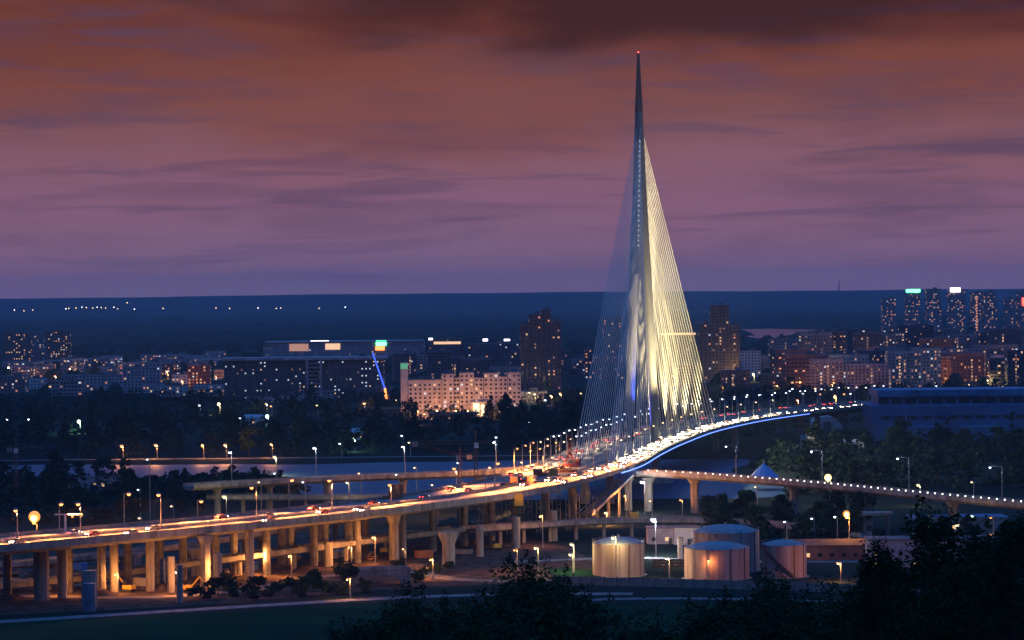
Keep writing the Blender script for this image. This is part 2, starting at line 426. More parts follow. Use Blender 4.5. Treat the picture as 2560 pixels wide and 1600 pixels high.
def part(name, mb, m, parent, label=None):
    o = mb.build(name, m, parent, True)
    if label: o['label'] = label
    return o
girder = [(-1, 0), (1, 0), (1, -.5), (.62, -1.5), (.36, -4.2), (-.36, -4.2), (-.62, -1.5), (-1, -.5)]
mb = MB(); MAIN.sweep(mb, [(a, z - .12) for a, z in girder], DJ, DE, wmain); part('girder', mb, 'concrete', bridge)
vg = [(-1, 0), (1, 0), (1, -1.1), (.82, -1.5), (.60, -2.6), (-.60, -2.6), (-.82, -1.5), (-1, -1.1)]
mb = MB(); MAIN.sweep(mb, [(a, z - .12) for a, z in vg], 0, DJ - .05, wmain); part('girder', mb, 'concrete', viaduct)
# carriageways (median opens into the tram tracks on the main bridge)
def medw(d): return 1.0 + 7.4 * sst(DJ - 30, DJ + 70, d)
def strip(name, side, a, b, m, z0, z1, d0, d1, parent, step=6):        # a, b = metres from the median edge / None = outer edge
    mb = MB(); n = int((d1 - d0) / step); rings = []
    for k in range(n + 1):
        d = d0 + (d1 - d0) * k / n; h = wmain(d); md = medw(d)
        lo = md + a if a >= 0 else h + a; hi = md + b if b > 0 else h + b
        rings.append([MAIN.off(d, side * lo, z0), MAIN.off(d, side * hi, z0), MAIN.off(d, side * hi, z1), MAIN.off(d, side * lo, z1)])
    mb.loft(rings); return part(name, mb, m, parent)
for par, d0, d1 in ((viaduct, 0, DJ - .05), (bridge, DJ, DE)):
    for s_ in (-1, 1):
        strip('carriageway', s_, .25, -1.4, 'road_concrete' if par is viaduct else 'asphalt', -.1, .02, d0, d1, par)
        strip('kerb', s_, -1.4, -1.1, 'concrete', -.1, .20, d0, d1, par)
        strip('parapet', s_, -.35, -.02, 'concrete', -.1, 1.0, d0, d1, par)
        strip('handrail', s_, -.22, -.12, 'galv', 1.15, 1.28, d0, d1, par)
        strip('median_barrier', s_, .0, .25, 'concrete', -.1, .85, d0, d1, par)
        strip('edge_line', s_, .55, .75, 'paint', .03, .04, d0, d1, par)
        strip('edge_line', s_, -1.95, -1.75, 'paint', .03, .04, d0, d1, par)
mb = MB(); n = int((DE - DJ - 20) / 6); rings = []
for k in range(n + 1):
    d = DJ + 20 + (DE - DJ - 20) * k / n; md = medw(d) - .05
    rings.append([MAIN.off(d, -md, -.1), MAIN.off(d, md, -.1), MAIN.off(d, md, .06), MAIN.off(d, -md, .06)])
mb.loft(rings); part('track_bed', mb, 'trackbed', bridge)
for o_ in (-4.2, -2.7, 2.7, 4.2):
    mb = MB(); slab(mb, MAIN, o_ - .08, o_ + .08, .06, .24, DJ + 60, DE); part('rail', mb, 'steel', bridge)
# dashed lane lines, each dash geometry joined per line
for par, d0, d1 in ((viaduct, 0, DJ), (bridge, DJ, DE)):
    for s_ in (-1, 1):
        for fr in (1 / 3, 2 / 3):
            mb = MB(); d = d0 + 2
            while d < d1 - 6:
                h = wmain(d); md = medw(d) + .6; o_ = s_ * (md + (h - 1.8 - md) * fr)
                a, b = MAIN.off(d, o_ - .1, .03), MAIN.off(d, o_ + .1, .03); c, e = MAIN.off(d + 5, o_ + .1, .03), MAIN.off(d + 5, o_ - .1, .03)
                mb.loft([[a, b, b + Vector((0, 0, .012)), a + Vector((0, 0, .012))], [e, c, c + Vector((0, 0, .012)), e + Vector((0, 0, .012))]]); d += 12
            part('lane_line', mb, 'paint', par)['kind'] = 'stuff'
# blue light line under the near edge of the main bridge
mb = MB(); MAIN.sweep(mb, [((1, -.15), -.72), ((1, .12), -.72), ((1, .12), -.95), ((1, -.15), -.95)], DJ + 70, d_at_y(1650), wmain); part('blue_light_strip', mb, 'e_blue', bridge, 'glowing blue line under the near deck edge')
# viaduct bents
# pylon
def ring(c, rx, ry, z, n=28):
    return [Vector((c.x, c.y, 0)) + PN * (rx * math.cos(2 * math.pi * i / n)) + PT * (ry * math.sin(2 * math.pi * i / n)) + Vector((0, 0, z)) for i in range(n)]
ZS, ZC, ZT = 98.0, 176.0, 204.5
for s_ in (-1, 1):
    mb = MB(); rings = []
    for k in range(26):
        f = k / 25; z = -2 + (ZS + 4) * f; o_ = 7.1 - 4.5 * f ** 1.25
        rings.append(ring(PY + PN * (s_ * o_), 1.85 + .75 * f, 2.4 + .9 * f, z))
    mb.loft(rings, smooth=True); part('pylon_leg', mb, 'pylon', bridge)
mb = MB(); rings = []
for k in range(31):
    f = k / 30; z = ZS + (ZC - ZS) * f; r = 3.35 * (1 - f) ** 1.2 + 1.95
    rings.append(ring(PY, r, r * .8 + .3, z))
mb.loft(rings, smooth=True); part('pylon_shaft', mb, 'pylon', bridge)
mb = MB(); mb.loft([ring(PY, 2.0 - 1.45 * k / 10, 2.0 - 1.45 * k / 10, ZC + .05 + (ZT - ZC) * k / 10) for k in range(11)], smooth=True); part('spire', mb, 'spire_steel', bridge, 'dark steel tip of the pylon')
for k, z in enumerate((28, 62)):
    pass
mb = MB(); mb.box((PY.x, PY.y, 96.0), (4.6, 4.6, 2.0), math.atan2(PN.y, PN.x)); part('cross_beam', mb, 'pylon', bridge)
mb = MB(); mb.lathe((PY.x, PY.y, -5), [(15, 0), (15, 4.2), (13, 6)], 36); part('pylon_base', mb, 'concrete', bridge)
for s_ in (-1, 1):
    mb = MB(); c = PY + PN * (s_ * 7.0); mb.box((c.x, c.y, DZ - .05), (5.0, 7.0, 2.0), math.atan2(PN.y, PN.x)); part('leg_plinth', mb, 'concrete', bridge)
# stay cables
for side, (dist0, dstep) in (('main', (34, 7.1)), ('back', (-24, -8.0))):
    for k in range(20):
        f = k / 19; z = 112 + (170 - 112) * f; rr = 3.35 * (1 - (z - ZS) / (ZC - ZS)) ** 1.2 + 1.4
        d = DP + dist0 + dstep * k
        for s_ in (-1, 1):
            top = PY + PN * (s_ * min(1.6, rr * .5)) + Vector((0, 0, z - PY.z)); bot = MAIN.off(d, s_ * 7.6, .2)
            mb = MB(); mb.tube(bot, top, (.24 if side == 'main' else .15), (.20 if side == 'main' else .13), 6, caps=False); part('stay_cable', mb, 'cable', bridge)
# small lights up the pylon and at its tip
lm = MB().ball((0, 0, 0), .28, 8, 4).mesh('pylon_light', 'e_dot')
cd = Vector((-PY.x, -PY.y, 0)).normalized()
for k in range(22):
    z = 112 + 50 * k / 21; f = (z - ZS) / (ZC - ZS); r = 3.35 * (1 - f) ** 1.2 + 1.95
    p = PY + cd * (min(r, 5.6) * .86 + .3) + PN * (-.9 + 1.2 * k / 21); inst('pylon_light', lm, bridge, (p.x - PY.x, p.y - PY.y, z))
mb = MB().ball((0, 0, 0), .28); inst('beacon_light', mb.mesh('beacon_light', 'e_tail'), bridge, (0, 0, ZT + .4))
# bridge piers of the main and back spans
def pier_mesh(w, dth, h, head=0.0):
    mb = MB(); pts = lambda w_, d_, z: [(-w_ / 2 + .25 * w_, -d_ / 2, z), (w_ / 2 - .25 * w_, -d_ / 2, z), (w_ / 2, -d_ / 4, z), (w_ / 2, d_ / 4, z), (w_ / 2 - .25 * w_, d_ / 2, z), (-w_ / 2 + .25 * w_, d_ / 2, z), (-w_ / 2, d_ / 4, z), (-w_ / 2, -d_ / 4, z)]
    r = [pts(w, dth, -1.0), pts(w, dth, h - head)]
    if head: r += [pts(w * 1.75, dth * 1.05, h - head * .25), pts(w * 1.75, dth * 1.05, h)]
    return mb.loft(r)
for y in (1105, 1190, 1560, 1690):
    d = d_at_y(y)
    for s_ in (-1, 1):
        p = MAIN.off(d, s_ * 5.5); mb = pier_mesh(3.4, 3.4, DZ - 4.35); o = mb.build('pier', 'concrete', bridge); o.location = (p.x - PY.x, p.y - PY.y, 0)
# viaduct piers placed from the photograph: (x, width px, base y, head)
VP = [(104, 36, 1502, 0), (156, 22, 1496, 0), (224, 36, 1521, 0), (286, 19, 1480, 0), (376, 19, 1478, 0), (428, 17, 1481, 0), (450, 14, 1506, 0), (514, 22, 1470, 3), (545, 20, 1474, 0), (624, 20, 1455, 0), (657, 22, 1410, 0), (724, 21, 1416, 0), (793, 26, 1404, 0), (872, 23, 1397, 0), (986, 22, 1400, 3), (1007, 16, 1396, 0), (1122, 30, 1412, 4), (1200, 16, 1392, 0), (1290, 18, 1370, 0), (1385, 16, 1352, 0)]
for i, (px, w, py, head) in enumerate(VP):
    p = atz(px, py, 0); k = p.y / FPX; d = min((abs((MAIN.at(q) - p).xy.length), q) for q in [x_ * 4 for x_ in range(int(DJ / 4) + 12)])[1]
    c, _, n_ = MAIN.fr(d); off = (p - c).dot(n_); h = wmain(d)
    under = abs(off) < h * .98
    top = (DZ - 2.75) if abs(off) < h * .6 else (DZ - 1.7 if under else 11)
    o = pier_mesh(w * k, w * k * 1.15 if w < 30 else w * k * .8, top, head).build('pier', 'concrete', viaduct if under else None)
    o.location = (p.x - viaduct.location.x, p.y - viaduct.location.y, 0) if under else p
    o.rotation_euler[2] = .5
    if not under: tag(o, 'unfinished concrete pier standing clear of the viaduct, %s pier from the left' % ordn(i), 'pier', 'unfinished piers')
# free standing columns on the site
def column(px, w, py, h, label, m='concrete', head=0.0):
    p = atz(px, py, 0); k = p.y / FPX
    o = pier_mesh(w * k, w * k, h, head).build('column', m); o.location = p; tag(o, label, 'column', 'free columns on the building site'); return o
column(821, 23, 1417, 8.3, 'pale free-standing concrete column near the earth road, brightly lit')
column(612, 28, 1390, 4.5, 'short orange-lit concrete stub behind the viaduct piers')
column(345, 18, 1440, 7.5, 'stub column with orange-lit top behind the left piers', head=1.5)
column(407, 13, 1474, 9.5, 'slim blue-grey column between the left piers', 'concrete_blue')
column(224, 30, 1528, 8.0, 'blue-wrapped column in front of the left viaduct', 'concrete_blue')
column(496, 34, 1440, 9.0, 'broad T-headed column under the middle of the viaduct', head=2.5)

# ------------------------------------------------------------------ ramps
def ramp(name, label, pts, w, th=1.3, m='concrete', rail=True):
    p = Path(pts); mid = p.at(p.len / 2); e = empty(name, (mid.x, mid.y, 0), label, 'ramp')
    mb = MB(); p.sweep(mb, [(-w / 2, -.1), (w / 2, -.1), (w / 2, -.5), (w * .28, -th), (-w * .28, -th), (-w / 2, -.5)]); part('girder', mb, m, e)
    mb = MB(); slab(mb, p, -w / 2 + .5, w / 2 - .5, -.12, .02); part('roadway', mb, 'asphalt', e)
    for s_ in (-1, 1):
        mb = MB(); slab(mb, p, s_ * (w / 2 - .2) - .17, s_ * (w / 2 - .2) + .17, -.1, .95); part('parapet', mb, m, e)
        mb = MB(); slab(mb, p, s_ * (w / 2 - .95) - .07, s_ * (w / 2 - .95) + .07, .025, .035); part('edge_line', mb, 'paint', e)
        if rail: mb = MB(); slab(mb, p, s_ * (w / 2 - .2) - .05, s_ * (w / 2 - .2) + .05, 1.12, 1.22); part('handrail', mb, 'galv', e)
    return e, p
def ramp_pier(e, p, d, w, top, head=0.0, off=0.0):
    c = p.off(d, off); o = pier_mesh(w, w, top, head).build('pier', 'concrete', e); o.location = (c.x - e.location.x, c.y - e.location.y, 0)
RR, RRP = ramp('curved_ramp', 'curved ramp leaving the bridge to the right with a row of parapet lights', [(47, 1153, 15.6), (74, 1134, 15.2), (98, 1104, 15), (121, 1069, 15), (147, 1021, 15), (177, 968, 15), (225, 885, 14.5)], 9, 1.5)
for px in (1560, 1622, 1735, 1985, 2170, 2385): ramp_pier(RR, RRP, RRP.find(px), 3.2, 13.7, 2.0)
lm = MB().ball((0, 0, 0), .30, 8, 4).mesh('parapet_light', 'e_dot')
d = 12
while d < RRP.len - 4:
    c = RRP.off(d, 4.2, 1.45); inst('parapet_light', lm, RR, (c.x - RR.location.x, c.y - RR.location.y, c.z)); d += 4.3
LR, LRP = ramp('unfinished_ramp', 'unfinished ramp left of the bridge ending in mid-air above the river bank', [(12, 1172, 16.5), (-19, 1156, 15.5), (-62, 1146, 15), (-97, 1124, 15), (-128, 1101, 15)], 9, 1.5)
for d_ in (30, 62, 95, 122, 146): ramp_pier(LR, LRP, d_, 2.6, 13.7, 1.5)
L2, L2P = ramp('lower_ramp', 'lower dark ramp with slim columns below the unfinished ramp', [(-121, 1112, 10), (-85, 1104, 10), (-45, 1096, 10), (-12, 1074, 9)], 7, 1.1)
for d_ in (3, 14, 25, 40, 58, 76, 95): ramp_pier(L2, L2P, d_, 1.5, 9.1)
R2, R2P = ramp('low_ramp', 'low brown ramp crossing below the bridge in front of the storage tanks', [(-16, 990, 6.2), (-7, 998, 6.2), (20, 1016, 6.2), (45, 1027, 6.0), (70, 1027, 5.6), (95, 1018, 4.6), (125, 995, 2.5)], 8, 1.1)
for px in (1250, 1310, 1375, 1440, 1510, 1580, 1660): ramp_pier(R2, R2P, R2P.find(px, d1=R2P.len * .8), 1.3, 5.2)
R3, R3P = ramp('site_ramp', 'sloping concrete ramp climbing behind the left viaduct piers', [(-205, 925, .6), (-165, 905, 3.5), (-120, 908, 7.5), (-85, 938, 10.5), (-52, 990, 12), (-30, 1050, 12.5)], 8, 1.2)
for d_ in (40, 62, 84, 106, 130, 154, 178): ramp_pier(R3, R3P, d_, 1.9, R3P.at(d_).z - 1.0, 1.2)
R4, R4P = ramp('site_ramp', 'low concrete ramp curving between the left viaduct piers', [(-200, 850, .5), (-150, 858, 2.2), (-105, 885, 5), (-62, 930, 6.5), (-20, 990, 6.5)], 7, 1.1)
for d_ in (58, 80, 102, 126, 150, 175, 200): ramp_pier(R4, R4P, d_, 1.6, R4P.at(d_).z - .9)
d = 205
while d < DJ - 10:
    for o_ in (-9.0, 1.5):
        p = MAIN.off(d + o_ * .4, o_); o = pier_mesh(2.3, 2.3, DZ - 2.75).build('pier', 'concrete_dark', viaduct); o.location = (p.x - viaduct.location.x, p.y - viaduct.location.y, 0); o.rotation_euler[2] = .5
    d += 23
# inclined stair ramp from the deck down to the low ramp
st = empty('inclined_stairway', (38, 1115, 0), 'steep orange-lit stairway with blue side rails dropping from the bridge deck', 'stairway')
A, B = Vector((47.5, 1138, 16.6)), Vector((28, 1078, 4.6)); ax = (B - A).normalized(); sn = Vector((ax.y, -ax.x, 0)).normalized()
mb = MB(); mb.loft([[q + sn * -2.2, q + sn * 2.2, q + sn * 2.2 - Vector((0, 0, .9)), q - sn * 2.2 - Vector((0, 0, .9))] for q in (A, A.lerp(B, .5), B)]); part('flight', mb, 'concrete', st)
for i in range(40):
    q = A.lerp(B, (i + .5) / 40); mb = MB(); mb.box((q.x, q.y, q.z + .0), (4.2, .8, .18), math.atan2(sn.y, sn.x)); part('tread', mb, 'concrete', st)
for s_ in (-1, 1):
    mb = MB(); mb.tube(A + sn * (s_ * 2.9) + Vector((0, 0, .9)), B + sn * (s_ * 2.9) + Vector((0, 0, .9)), .13); part('handrail', mb, 'bluepaint', st)
    for f in (.15, .4, .65, .9):
        q = A.lerp(B, f); mb = MB(); mb.tube((q + sn * s_ * 2.0).xy.to_3d(), q + sn * s_ * 2.0 - Vector((0, 0, .8)), .35); part('support_post', mb, 'concrete', st)

# ------------------------------------------------------------------ street lamps
EM = {'warm': ('e_warm', WARM), 'orange': ('e_orange', ORANGE), 'cool': ('e_cool', COOL), 'yel': ('e_yel', YEL), 'green': ('e_green', GREEN), 'big': ('e_bigorange', (1, .42, .06))}
def lamp(base, head, kind, label, group=None, power=0.0, r=.5, arm=None, name='street_lamp', cat='street lamp', aim=None, lcol=None, cone=130, blend=.5, road=None):
    base, head = Vector(base), Vector(head)
    e = empty(name, base, label, cat, group); hd = head - base; h = hd.z
    arm = Vector((hd.x, hd.y, 0)); r *= max(1.0, head.y / 1500)
    k = max(1.0, head.y / 1300)
    mb = MB(); mb.tube((0, 0, 0), (0, 0, h + .25), .20 * k, .12 * k, 8); mb.tube((0, 0, 0), (0, 0, .5), .32 * k, .30 * k, 8); mb.build('pole', 'galv', e)
    if arm.length > .4:
        mb = MB(); mb.tube((0, 0, h + .1), arm + Vector((0, 0, h + .35 + r * .6)), .09 * k, .08 * k, 6); mb.build('arm', 'galv', e)
    c = arm + Vector((0, 0, h))
    if r > 1.0 or kind == 'big':
        hs = MB().tube(c + Vector((0, 0, -r * 1.25)), c + Vector((0, 0, -r * .9)), r * .4, r * .5, 10).build('lamp_head', 'galv', e); MB().ball(c, r, 14, 8).build('lens', EM[kind][0], hs)
        if power: light('POINT', c + Vector((0, -r * 1.3, -r * .4)), power, lcol or EM[kind][1], e, .2)
        return e
    mb = MB(); mb.lathe(c + Vector((0, 0, r * .15)), [(r * 1.05, 0), (r * 1.1, r * .2), (r * .7, r * .75), (r * .15, r * .95)], 10); hs = mb.build('lamp_head', 'galv', e)
    mb = MB(); mb.lathe(c, [(r * .2, -r * .95), (r * .75, -r * .65), (r, -r * .1), (r * .98, r * .14)], 10); ln = mb.build('lens', EM[kind][0], hs)
    if power and aim is None: light('POINT', c + Vector((0, 0, -r * 1.3)), power, lcol or EM[kind][1], e, .2)
    elif power and road:                          # road luminaire: one beam across, two along the carriageway
        n_, t_, tl = road
        for k_, v_ in ((.8, n_ * tl), (1.15, n_ * tl * .75 + t_ * 1.7), (1.15, n_ * tl * .75 - t_ * 1.7)):
            light('SPOT', c + Vector((0, 0, -r * 1.2)), power * k_, lcol or EM[kind][1], e, .2, v_ + Vector((0, 0, -1)), 58, .9)
    elif power: light('SPOT', c + Vector((0, 0, -r * 1.2)), power, lcol or EM[kind][1], e, .2, aim, cone, blend)
    return e
def gl(px, py, kind, label, h=9.0, power=0, r=.5, group=None, dx=.9):     # lamp on the ground, its head at photo point (px, py)
    p = atz(px, py, gz(0, 800) + h); lamp((p.x + dx, p.y + .1, 0 if p.y > 700 else gz(p.x, p.y)), p, kind, label, group, power, r)
def pl(path, w, off, px, py, kind, label, group=None, power=0, r=.5, dx=.9, d0=0, d1=None, zoff=0.2, tilt=.9):      # lamp on a deck
    d = path.find(px - dx * 6, off, w, d0=d0, d1=d1); b = path.off(d, off * (w(d) if w else 1), zoff); h = att(px, py, b.y)
    h.z = min(max(h.z, b.z + 5), b.z + 16); lamp(b, h, kind, label, group, power, r, aim=Vector((0, 0, -1)), lcol=(1, .33, .08), road=(path.fr(d)[2], path.fr(d)[1], tilt))
G1 = 'lamps along the left viaduct'
for i, (px, py, dx) in enumerate([(39, 1276, -.6), (153, 1260, 1), (195, 1260, -1), (322, 1235, 1.6), (396, 1237, -1.6), (503, 1253, 1.6), (629, 1219, -1.8), (730, 1200, 1), (823, 1201, -1.6), (974, 1212, -.8), (1135, 1171, -1), (1245, 1158, 1.2)]):
    md = i in (0, 2, 4, 6, 8, 9, 11)
    pl(MAIN, wmain, 0.0 if md else -.97, px, py, 'orange', 'orange street lamp on the %s, %s from the left' % ('median of the viaduct' if md else 'far viaduct edge', ordn(i)), G1, 165000 if md else 190000, .62, dx, 0, DJ + 40, 1.0 if md else .2, 1.0 if md else 1.3)
for i, (px, py) in enumerate([(345, 1224), (428, 1265), (348, 1295), (560, 1240), (535, 1215), (647, 1205), (757, 1205), (867, 1206), (897, 1183), (990, 1186), (1036, 1169), (1080, 1212), (1144, 1157)]):
    gl(px, py, 'yel' if px == 560 else ('warm' if i % 3 else 'cool'), ('large yellow floodlamp' if px == 560 else 'warm street lamp') + ' standing behind the viaduct, %s from the left' % ordn(i), 12 if px < 600 else 17, 3500 if i in (3, 7) else 0, .8 if px == 560 else .42, 'lamps behind the viaduct')
# near side viaduct lamps light the road from the near edge (low beam heads on the parapet side)
G2 = 'lamps along the main bridge'
i = 0; d = d_at_y(1112)
while d < d_at_y(1790):
    y = MAIN.at(d).y; k = 'orange' if y < 1150 else ('warm' if y < 1190 else 'cool')
    for row, off in (('outer left edge', -wmain(d) * .97), ('left side of the tracks', -medw(d) + .2)):
        b = MAIN.off(d, off, .2); _, t_, n_ = MAIN.fr(d)
        pw = (130000 if y < 1175 else 12000) if i % 2 == 0 and y < 1480 else 0
        lamp(b, b + n_ * (1.4 if 'outer' in row else -1.4) + Vector((0, 0, 9.6 + (i % 3) * .3)), k, '%s lamp from the near end on the bridge, %s' % (ordn(i), row), G2, pw, .40, aim=n_ * (.6 if 'outer' in row else -.6) + Vector((0, 0, -1)), lcol=(1, .36, .10) if y < 1175 else (1, .70, .45))
    i += 1; d += 17 if y < 1350 else 21
i = 0; d = d_at_y(1015)  # lamp row added to brighten the near carriageway
while d < d_at_y(1640):
    b = MAIN.off(d, medw(d) - .2, .2); _, t_, n_ = MAIN.fr(d)
    lamp(b, b + n_ * 1.6 + Vector((0, 0, 8.6)), 'warm', '%s added lamp from the near end on the bridge, right side of the tracks' % ordn(i), G2, 110000 if b.y > 1170 else 160000, .40, aim=n_ * .9 + Vector((0, 0, -1)), lcol=(1, .83, .50) if b.y > 1170 else (1, .33, .08), road=None if b.y > 1170 else (n_, t_, 1.0))
    i += 1; d += 31
# tall slim lamps on the two outer ramps
for i, (px, py) in enumerate([(368, 1148), (571, 1132), (785, 1119), (1005, 1118), (1234, 1107)]):
    t = [1105, 1112, 1140, 1150, 1160][i]; p = att(px, py, t)
    on = px > 500; bz = 15.2 if on else 0
    if on: dd = LRP.find(px); b = LRP.off(dd, 4.0, .2) if i else p
    b = Vector((p.x + .9, LRP.off(LRP.find(px), 3.9).y if on else t, bz)); p.y = b.y
    lamp(b, p, 'cool', 'tall slim white lamp %s, %s from the left' % ('on the unfinished ramp' if on else 'by the river bank trees', ORD[i]), 'tall lamps left of the bridge', 5000 if on else 0, .42)
for i, (px, py) in enumerate([(1815, 1116), (2029, 1128), (2244, 1146), (2475, 1168)]):
    dd = RRP.find(px); b = RRP.off(dd, -4.0, .2); p = att(px, py, b.y); lamp(b + Vector((1.0, 0, 0)), p, 'cool', 'tall slim white lamp on the curved ramp, %s from the bridge' % ORD[i], 'tall lamps on the curved ramp', 1500, .42)
# the big sodium lamp at the far left
p = att(86, 1292, 905); lamp((p.x + .8, p.y, 0), p, 'big', 'huge glaring orange sodium lamp behind the viaduct at the far left', None, 10000, 1.9)
# site lamps under the viaduct
for i, (px, py, h, pw) in enumerate([(160, 1440, 6, 6000), (288, 1436, 6, 8000), (440, 1430, 7, 11000), (545, 1415, 7, 13000), (655, 1385, 7, 14000), (722, 1390, 7, 10000), (872, 1368, 7, 10000), (931, 1343, 9, 7000), (1007, 1372, 7, 5000)]):
    gl(px, py, 'orange', 'orange work lamp under the viaduct, %s from the left' % ordn(i), h, pw, .3, 'work lamps on the building site')
for px, py, k, lab, h, pw, r in [
    (868, 1448, 'orange', 'added orange lamp lighting the small arched bridge', 6, 5000, .3), (1075, 1400, 'orange', 'orange lamp beyond the arched bridge on the earth road', 6, 7000, .3),  # the lamp at the arched bridge is added to light it orange
    (1512, 1282, 'orange', 'added orange lamp at the foot of the stairway below the bridge', 5, 16000, .3), (1560, 1240, 'orange', 'added orange lamp between the stairway and the orange pier', 9, 14000, .3), (1700, 1250, 'orange', 'orange work lamp beneath the curved ramp by its single pier', 7, 2500, .3), (1350, 1290, 'orange', 'dim orange work lamp on the low ramp', 11, 7000, .3),  # both lamps near the stairway are added to light flight and pier
    (1633, 1298, 'cool', 'glaring white floodlight above the low ramp behind the storage tanks', 13, 26000, .9), (1605, 1204, 'cool', 'bright blue-white floodlight under the curved ramp beside the bridge', 13, 9000, .8),
    (1744, 1325, 'yel', 'yellow-green lamp just behind the large storage tanks', 12, 6000, .5), (1428, 1360, 'yel', 'upper yellow lamp left of the left storage tank', 9, 3500, .5), (1425, 1386, 'yel', 'lower yellow lamp left of the left storage tank', 6, 3000, .45),
    (1532, 1343, 'yel', 'yellow-green lamp behind the roof of the left storage tank', 13, 5000, .5), (1338, 1369, 'yel', 'greenish yellow lamp behind the middle tree clump', 9, 4000, .5), (1286, 1375, 'orange', 'small orange lamp behind the middle tree clump', 7, 3000, .4),
    (1666, 1396, 'warm', 'warm lamp between the left and the front storage tank', 7, 6000, .4), (1625, 1252, 'warm', 'small warm lamp on the bank beneath the curved ramp', 6, 0, .4), (1888, 1217, 'warm', 'warm lamp just below the curved ramp parapet', 12, 0, .4),
    (2070, 1194, 'yel', 'large glaring yellow lamp behind the curved ramp', 12, 4000, 1.5), (2116, 1285, 'big', 'large glaring orange lamp above the depot canopy', 14, 14000, 1.2), (2087, 1292, 'green', 'small greenish lamp left of the orange depot lamp', 11, 0, .4),
    (2029, 1296, 'cool', 'white lamp among the dark trees below the curved ramp, right one', 9, 0, .4), (1961, 1304, 'cool', 'white lamp among the dark trees below the curved ramp, left one', 9, 0, .4), (2095, 1407, 'orange', 'orange lamp at the foot of the depot right of the tanks', 6, 6000, .5),
    (2479, 1433, 'orange', 'orange lamp glowing through the trees at the right edge', 6, 5000, .5), (2429, 1205, 'warm', 'warm lamp above the curved ramp near the right edge', 9, 0, .45), (2295, 1212, 'yel', 'yellow lamp above the curved ramp between two tall lamps', 9, 3000, .6),
    (2429, 1290, 'green', 'pale green lamp behind the dark trees at right', 12, 0, .5), (2391, 1312, 'warm', 'warm lamp low behind the dark trees at right', 8, 3000, .4), (2321, 1287, 'warm', 'small warm lamp behind the top of the right trees', 10, 0, .35), (2477, 1294, 'orange', 'small orange lamp behind the rightmost trees', 9, 0, .4)]:
    gl(px, py, k, lab, h, pw, r)
# lamps of the far bank and the city (x, y in the photograph)
FB = [(304, 1114, 'orange', 9000), (389, 1112, 'orange', 9000), (505, 1112, 'orange', 7000), (563, 1112, 'orange', 9000), (677, 1110, 'orange', 7000), (686, 1141, 'yel', 12000), (686, 1183, 'cool', 0), (157, 1162, 'cool', 0),
      (547, 1010, 'yel', 9000), (665, 1009, 'yel', 5000), (677, 1015, 'orange', 0), (498, 1013, 'cool', 0), (567, 1045, 'warm', 0), (599, 1045, 'cool', 0), (668, 1041, 'green', 16000), (197, 1054, 'green', 9000), (18, 1048, 'cool', 0), (71, 1048, 'cool', 0),
      (792, 1013, 'yel', 0), (849, 1109, 'cool', 0), (884, 1095, 'green', 6000), (1004, 1089, 'cool', 0), (910, 1008, 'orange', 7000), (992, 1000, 'warm', 0), (1022, 1106, 'warm', 0), (1061, 1035, 'orange', 5000), (1082, 1004, 'yel', 9000),
      (1202, 993, 'warm', 9000), (1246, 1022, 'orange', 5000), (1273, 988, 'yel', 8000), (1297, 996, 'yel', 8000), (1336, 985, 'yel', 5000), (1363, 978, 'yel', 8000), (1377, 989, 'orange', 5000), (1400, 983, 'orange', 5000), (1363, 1000, 'cool', 0), (1452, 983, 'yel', 0), (1324, 1054, 'cool', 0), (1443, 1051, 'green', 0), (1240, 1093, 'cool', 0)]
for i, (px, py, k, pw) in enumerate(FB):
    gl(px, py, k, '%s lamp on the far bank left of the pylon, %s from the left' % ({'orange': 'orange', 'yel': 'yellow', 'cool': 'white', 'green': 'greenish', 'warm': 'warm'}[k], ordn(sorted(q[0] + q[1] * .001 for q in FB).index(px + py * .001))), 8, pw * 1.6, .85 if pw >= 9000 else .55, 'lamps of the far bank')
RC = [(1805, 966, 'orange', 5000), (1942, 964, 'orange', 5000), (1965, 952, 'yel', 9000), (1998, 952, 'yel', 9000), (2038, 971, 'warm', 0), (2080, 961, 'orange', 6000), (2167, 955, 'orange', 0), (2212, 955, 'orange', 4000), (2087, 991, 'big', 9000), (1993, 1000, 'orange', 5000), (2126, 984, 'cool', 0), (2007, 984, 'cool', 0), (1981, 972, 'cool', 0), (2469, 950, 'yel', 4000), (2421, 961, 'warm', 0), (1856, 935, 'yel', 5000), (1883, 935, 'yel', 5000), (2340, 965, 'cool', 0), (2110, 985, 'orange', 0), (2050, 985, 'orange', 0), (2015, 700 + 230, 'warm', 0)]
for i, (px, py, k, pw) in enumerate(RC):
    gl(px, py, k, '%s lamp in the right-hand city quarter, %s from the left' % ({'orange': 'orange', 'yel': 'yellow', 'cool': 'white', 'big': 'strong orange', 'warm': 'warm'}[k], ordn(sorted(q[0] + q[1] * .001 for q in RC).index(px + py * .001))), 8, pw * 3, .8 if pw >= 9000 else .55, 'lamps of the right city quarter')
CL_ = [(20, 868), (45, 892), (70, 880), (98, 870), (130, 888), (165, 872), (200, 893), (240, 880), (275, 890), (320, 884), (395, 878), (430, 900), (470, 882), (510, 890)]  # lamps added to make the left quarter's walls paler and warmer
for i, (px, py) in enumerate(CL_):
    gl(px * D2, py * D2, 'orange' if i % 3 else 'warm', 'added orange lamp among the low blocks of the left quarter, %s from the left' % ordn(i), 8, 26000, .5, 'added lamps of the left quarter')
CR_ = [(1838, 884), (1880, 895), (1925, 878), (1965, 892), (2010, 872), (2060, 886), (2120, 878), (2165, 890), (2210, 874), (2262, 888), (2310, 878), (2360, 890)]  # further lamps put in to warm the right quarter's fronts
for i, (px, py) in enumerate(CR_):
    gl(px * D2, py * D2, 'orange' if i % 4 else 'warm', 'added orange lamp between the front blocks of the right quarter, %s from the left' % ordn(i), 8, 26000, .5, 'added lamps of the right quarter')
